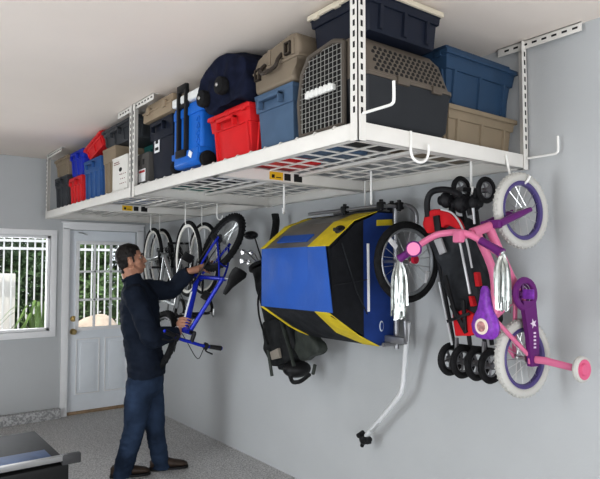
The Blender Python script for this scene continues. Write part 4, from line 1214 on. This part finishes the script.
# shirt
b = MB()
side = (shL-shR).normalized()
def torso_ring(c, rw, rd, tw=0.):
    s_ = side.copy(); up_ = (neck0-pelvis).normalized(); s_ = (s_-up_*s_.dot(up_)).normalized(); f_ = s_.cross(up_)
    return [c+s_*(rw*math.cos(2*PI*k/24))+f_*(rd*math.sin(2*PI*k/24)) for k in range(24)]
b.loft([torso_ring(at(147, 377, 4.55), .178, .142), torso_ring(at(146, 362, 4.55), .176, .140), torso_ring(at(143.5, 345, 4.55), .172, .140), torso_ring(at(141, 325, 4.55), .182, .142), torso_ring(at(139, 302, 4.555), .195, .140), torso_ring(at(136.5, 290, 4.56), .170, .108), torso_ring(at(134, 283.5, 4.56), .105, .085), torso_ring(at(132, 279, 4.56), .076, .072), torso_ring(at(131.5, 275, 4.56), .072, .070)])
for sh, el, wr in ((shR, elR, wrR), (shL, elL, wrL)):
    b.ell(sh, (.078, .078, .078))
    limb(b, [chest.lerp(sh, .45), sh, sh.lerp(el, .5), el, el.lerp(wr, .45), wr.lerp(el, .06)], [.095, .084, .076, .074, .066, .050], 16)
def wrk(p):
    return .012*noise.noise(V((p.x*7, p.y*7, p.z*13))) + .007*noise.noise(V((p.x*16, p.y*16, p.z*30)))
so_ = remeshed(b, 'shirt', SHIRT, man, .008, 3, dfun=wrk)
b = MB()
cu = (neck0-chest).normalized()
b.torus(at(131.5, 276.5, 4.56), (hup*.9-fdir*.25), .071, .012, 24, 8)
b.build('collar', SHIRT, man)
for wr, el in ((wrR, elR), (wrL, elL)):
    b = MB(); d_ = (wr-el).normalized(); b.tube([wr-d_*.07, wr-d_*.004], [.053, .047], 16, cap=True); b.build('cuff', SHIRT, man)
# jeans
b = MB()
b.loft([torso_ring(at(146, 370, 4.55), .160, .125), torso_ring(at(146, 383, 4.55), .172, .135), torso_ring(at(145.5, 391, 4.55), .168, .132), torso_ring(at(145, 397, 4.55), .12, .10)])
b.ell(at(138, 384, 4.52), (.10, .09, .09))
limb(b, [hipR+V((0, 0, .02)), hipR.lerp(kneeR, .5), kneeR, kneeR.lerp(ankR, .5), ankR+V((0, 0, .02)), ankR-V((0, 0, .035))], [.105, .100, .080, .076, .070, .074], 18)
limb(b, [hipL+V((0, 0, .02)), hipL.lerp(kneeL, .5), kneeL, kneeL.lerp(ankL, .5), ankL+V((0, 0, .02)), ankL-V((0, 0, .02))], [.102, .095, .076, .070, .066, .070], 18)
def wrj(p):
    return .006*noise.noise(V((p.x*6, p.y*6, p.z*9))) + .005*noise.noise(V((p.x*14, p.y*14, p.z*34)))*(1.4 if p.z < .35 else .7)
jo = remeshed(b, 'jeans', JEANS, man, .008, 3, dfun=wrj)
b = MB(); q = at(136, 389, 4.40); 
# shoes
for an, dr, gl_ in ((ankR, V((.93, -.36, 0)), 'r'), (ankL, V((.93, -.36, 0)), 'l')):
    d_ = dr.normalized(); l_ = V((-d_.y, d_.x, 0)); g0 = V((an.x, an.y, 0))
    rings = []
    for x, w_, h_ in ((-.085, .020, .055), (-.07, .034, .075), (-.02, .038, .092), (.04, .040, .082), (.09, .045, .062), (.14, .048, .050), (.18, .040, .040), (.205, .018, .026)):
        c_ = g0+d_*x
        rings.append([c_+l_*(w_*math.cos(a))+V((0, 0, max(.012, .014+h_*.5+h_*.5*math.sin(a)))) for a in [2*PI*k/14 for k in range(14)]])
    b = MB(); b.loft(rings); sh_ = b.build('shoe', SHOE, man, ang=60)
    b = MB(); top_ = [(g0+d_*x, w_) for x, w_ in ((-.09, .022), (-.06, .040), (0, .040), (.08, .046), (.14, .050), (.19, .040), (.212, .016))]
    poly = [c_+l_*w_ for c_, w_ in top_]+[c_-l_*w_ for c_, w_ in top_[::-1]]
    b.sheet([p_+V((0, 0, .001)) for p_ in poly], (0, 0, .017)); b.build('sole', BLACK, sh_)

# ================================================================ LOW TABLE
TZ = .36
fr0, fr1 = onZ(62, 456, TZ), onZ(35, 431, TZ)
xr = (fr0.x+fr1.x)/2; yf = onZ(20, 433, TZ).y; yn = 4.02
t = thing('low_table', 'low black topped table with grey metal front rail on the floor at lower left', 'table', (.3, 4.4, 0))
b = MB(); b.box((-.5, yn, TZ-.03), (xr, yf, TZ), .006); b.build('table_top', mat('glossy_black_top', (.012, .0125, .014), .6, var=.3, vscale=25), t)
b = MB(); b.box((-.45, yn+.02, TZ+.0005), (xr-.06, yn+.24, TZ+.0025), .001); b.build('blue_reflection', mat('blue_reflection_tint', (.04, .09, .22), .55, var=.3, vscale=7), t, label='painted blue reflection on the table top')  # thin blue layer, the reflection near the rail put in as colour
b = MB(); b.box((-.5, yn-.045, TZ-.012), (xr+.06, yn, TZ+.022), .006); b.build('front_rail', mat('grey_rail', (.34, .34, .34), .4, .4), t, label='grey metal front rail')
b = MB(); b.box((xr-.02, yn-.05, TZ-.04), (xr+.10, yn+.002, TZ+.025), .012); b.build('rail_end', mat('dark_rail_end', (.06, .06, .062), .4), t)
b = MB(); b.prism([(yn-.03, TZ-.04), (yn-.03, TZ-.20), (yn+.02, TZ-.26), (yf-.02, TZ-.26), (yf-.02, TZ-.03), (yn, TZ-.03)], 0, -.48, xr+.03, .02); b.build('apron', mat('dark_apron', (.016, .016, .016), .4), t)
for x_ in (-.44, xr-.05):
    for y_ in (yn+.05, yf-.07):
        b = MB(); b.box((x_-.025, y_-.025, .012), (x_+.025, y_+.025, TZ-.2), .004); b.cyl((x_, y_, 0), (x_, y_, .02), .035); b.build('leg', BLACK, t)

# ============================================================== MORE HOOKS
def bikehook(label, x, y, zb, dirn=(1, 0, 0), top=DECK-.012, r=.0055):
    "straight shank from the deck wire with a curl that catches a wheel at height zb"
    d = V(dirn).normalized()
    return hook(label, [V((x, y, top)), V((x, y, (top+zb)/2)), V((x, y, zb+.02)), V((x, y, zb))+d*.012, V((x, y, zb-.004))+d*.03, V((x, y, zb+.012))+d*.046, V((x, y, zb+.03))+d*.05], r)
bikehook('white hook over the rear wheel of the silver bicycle', 2.375, 5.64, 1.96, (1, 0, 0))
bikehook('white hook over the front wheel of the silver bicycle', 2.245, 4.59, 1.96, (1, 0, 0))
bikehook('white hook over the rear wheel of the dark bicycle', 2.53, 5.78, 1.966, (1, 0, 0))
bikehook('white hook over the front wheel of the dark bicycle', 2.48, 4.74, 1.966, (1, 0, 0))
pk = onX(217, 219, 2.30)
bikehook('white hook above the knobby rear wheel of the blue bicycle', 2.30, pk.y, pk.z, (1, 0, 0))
for uv, lab, ln in (((471, 168), 'white straight hook behind the stroller handle', .13), ((371, 182), 'white straight hook above the trailer right end', .13), ((284, 190), 'white straight hook above the trailer left end', .15), ((365, 198), 'short white hook on the trailer top tube', .09)):
    q = onZ(uv[0], uv[1], ZB)
    q.x = min(q.x, 2.62); q = onX(uv[0], uv[1], q.x)
    hook(lab, [V((q.x, q.y, DECK-.012)), V((q.x, q.y, q.z-ln*.5)), V((q.x, q.y, q.z-ln+.02)), V((q.x-.01, q.y-.012, q.z-ln)), V((q.x-.025, q.y-.025, q.z-ln+.006)), V((q.x-.032, q.y-.032, q.z-ln+.03))], .0065)

# ============================================================== OUTDOORS
struct(MB().box((-8, BY+.15, -.14), (9, 22, -.04)), 'ground', mat('pale_patio', (.62, .60, .57), .9, var=.12, vscale=2.5))
FENCE = mat('white_fence_paint', (.70, .71, .71), .5)
FY = 9.6
t = thing('picket_fence', 'tall white metal picket fence seen through the window and door', 'fence', (1.5, FY, -.04))
b = MB()
for z0_, z1_ in ((.28, .33), (1.98, 2.02), (1.86, 1.90)): b.box((-1.6, FY-.02, z0_), (4.6, FY+.02, z1_))
b.build('rail', FENCE, t)
b = MB()
x = -1.6
while x < 4.6:
    b.box((x-.010, FY-.010, -.04), (x+.010, FY+.010, 2.10)); x += .108
b.build('pickets', FENCE, t)
LEAVES = [mat('leaf_dark', (.06, .105, .045), .6, var=.4, vscale=6), mat('leaf_mid', (.11, .18, .07), .6, var=.4, vscale=6), mat('leaf_light', (.13, .21, .06), .6, var=.35, vscale=6)]
BARK = mat('bark', (.12, .09, .065), .9, var=.3, vscale=20)
def bush(name, label, cx, cy, rx, ry, z0, z1, n, m, seed, size=.1):
    R = random.Random(seed)
    t = thing(name, label, 'shrub' if z1 < 3 else 'tree', (cx, cy, -.04))
    b = MB()
    cz, rz = (z0+z1)/2, (z1-z0)/2
    for i in range(n):
        while True:
            q = V((R.uniform(-1, 1), R.uniform(-1, 1), R.uniform(-1, 1)))
            if q.length < 1: break
        k = 1+.35*noise.noise(q*3+V((seed, 0, 0)))
        q = q.normalized()*(q.length**.45)*k
        c = V((cx+q.x*rx, cy+q.y*ry, max(0, cz+q.z*rz)))
        d = V((R.gauss(0, 1), R.gauss(0, 1), R.gauss(0, .8))).normalized(); e = d.orthogonal().normalized()
        L = size*R.uniform(.6, 1.4); W = L*.4
        vs = [b.v(c-d*L*.5), b.v(c+e*W*.5), b.v(c+d*L*.5), b.v(c-e*W*.5)]
        b.f(vs)
    b.build('foliage', m, t)
    b = MB()
    for k in range(4):
        a = R.uniform(0, 6.3)
        b.tube(smoothpath([(cx, cy, -.05), (cx+.15*rx*math.cos(a), cy+.15*ry*math.sin(a), cz*.5), (cx+.5*rx*math.cos(a), cy+.5*ry*math.sin(a), cz+.3*rz)], 3), [.05*(1-j/7) + .012 for j in range(7)], 6)
    b.build('stems', BARK, t)
bush('evergreen_tree', 'dense dark green tree behind the fence at the left of the window', 1.85, 12.2, .78, .8, .5, 3.4, 5200, LEAVES[0], 1, .21)
bush('evergreen_tree', 'mid green tree behind the fence in line with the door frame', 3.55, 12.6, .78, .8, .3, 3.3, 5200, LEAVES[1], 2, .21)
bush('evergreen_tree', 'tall dark tree behind the fence seen through the door panes', 5.25, 12.4, .75, .8, .2, 3.3, 5200, LEAVES[0], 3, .21)
bush('garden_shrub', 'low green shrub at the fence seen through the window', 2.45, 10.6, .42, .4, -.05, 1.75, 3000, LEAVES[0], 4, .12)
bush('garden_shrub', 'light green shrub at the fence seen through the door panes', 3.55, 10.4, .48, .4, -.05, 1.5, 3000, LEAVES[1], 5, .12)
# strap-leaved plant
t = thing('strap_leaf_plant', 'strap leaved green plant just outside the window', 'plant', (1.83, 7.75, -.04))
b = MB(); R = random.Random(9)
for i in range(34):
    a = R.uniform(0, 6.28); L = R.uniform(.5, .85); h = R.uniform(.9, 1.28); o = V((1.83, 7.75, -.04))
    p0, p1, p2 = o+V((0, 0, .05)), o+V((math.cos(a)*L*.25, math.sin(a)*L*.25, h)), o+V((math.cos(a)*L*.6, math.sin(a)*L*.6, h*.85))
    pts = smoothpath([p0, p1, p2], 4); sd = V((-math.sin(a), math.cos(a), 0))
    n_ = len(pts)
    b.loft([[q-sd*(.025*(1-(j/n_)**2)), q+sd*(.025*(1-(j/n_)**2))] for j, q in enumerate(pts)], cap=False, closed=False)
b.build('leaves', LEAVES[2], t)
b = MB(); b.ell((1.83, 7.75, 0), (.12, .12, .12)); b.build('crown', LEAVES[0], t)
# rocks and planter
ROCK = mat('pale_tan_rock', (.55, .46, .38), .85, var=.25, vscale=5, bump=.4, bscale=9)
for cx, cy, rx, ry, rz, lab in ((2.86, 8.7, .50, .4, .97, 'large pale tan boulder seen through the lower door panes'), (2.34, 8.25, .10, .15, .86, 'small pale boulder left of the large one behind the door glass')):
    b = MB(); b.ell((cx, cy, -.04), (rx, ry, rz), nu=24, nv=16)
    for v_ in b.bm.verts: v_.co += (v_.co-V((cx, cy, 0))).normalized()*.13*noise.noise(v_.co*2.3)
    b.build('boulder', ROCK, label=lab, cat='boulder')
b = MB(); b.box((-.4, 8.0, -.04), (1.60, 8.4, .62), .02); b.box((-.43, 7.97, .60), (1.63, 8.43, .68), .015)
b.build('patio_planter', mat('brown_stone_planter', (.40, .31, .23), .85, var=.2, vscale=8), label='low brown stone planter wall outside the window', cat='planter')
b = MB(); b.box((-3, 9.9, -.04), (1.98, 10.1, 1.50), .02)
b.build('patio_wall', mat('pale_stucco', (.8, .78, .74), .9), label='sunlit pale stucco wall beyond the fence at left', cat='wall')

# ================================================================ LIGHT
wd = bpy.data.worlds.new('world'); SC.world = wd; wd.use_nodes = True
nt = wd.node_tree
bg = nt.nodes['Background']
bg.inputs[0].default_value = (.86, .93, 1, 1); bg.inputs[1].default_value = 1.3
def area(name, loc, target, sx, sy, power, col):
    l = bpy.data.lights.new(name, 'AREA'); l.shape = 'RECTANGLE'; l.size = sx; l.size_y = sy; l.energy = power; l.color = col
    o = bpy.data.objects.new(name, l); COL.objects.link(o); o.location = loc
    o.rotation_euler = (V(target)-V(loc)).to_track_quat('-Z', 'Z').to_euler(); return o
area('garage_opening_light', (-.4, NY-.3, .85), (.3, 5, -.2), 4.8, 1.6, 125, (.95, .97, 1))
area('window_light', (.88, BY+.35, 1.43), (.7, 0, .6), 1.5, 1.0, 34, (.95, .97, 1))
area('side_light', (LX+.15, 2.5, .80), (2.7, 3.1, .0), 4.2, 1.2, 150, (.90, .955, 1))
sn = bpy.data.lights.new('sun', 'SUN'); sn.energy = 3.2; sn.angle = .02; sn.color = (1, .95, .87)
so = bpy.data.objects.new('sun', sn); COL.objects.link(so); so.location = (0, 12, 8)
so.rotation_euler = V((.45, .35, -.8)).to_track_quat('-Z', 'Z').to_euler()
SC.view_settings.view_transform = 'Standard'
SC.view_settings.look = 'None'
SC.view_settings.exposure = 0.14
SC.view_settings.gamma = .88

GROUPS = {'storage tote': 'storage totes on the overhead racks', 'hook': 'white storage hooks on the racks', 'golf club': 'golf clubs in the golf bag',
          'tree': 'trees behind the fence', 'shrub': 'shrubs at the fence', 'storage rack': 'overhead racks', 'boulder': 'boulders outside the door', 'carton': 'cartons by the middle posts'}
for o in SC.objects:
    if o.get('category') in GROUPS and 'group' not in o: o['group'] = GROUPS[o['category']]
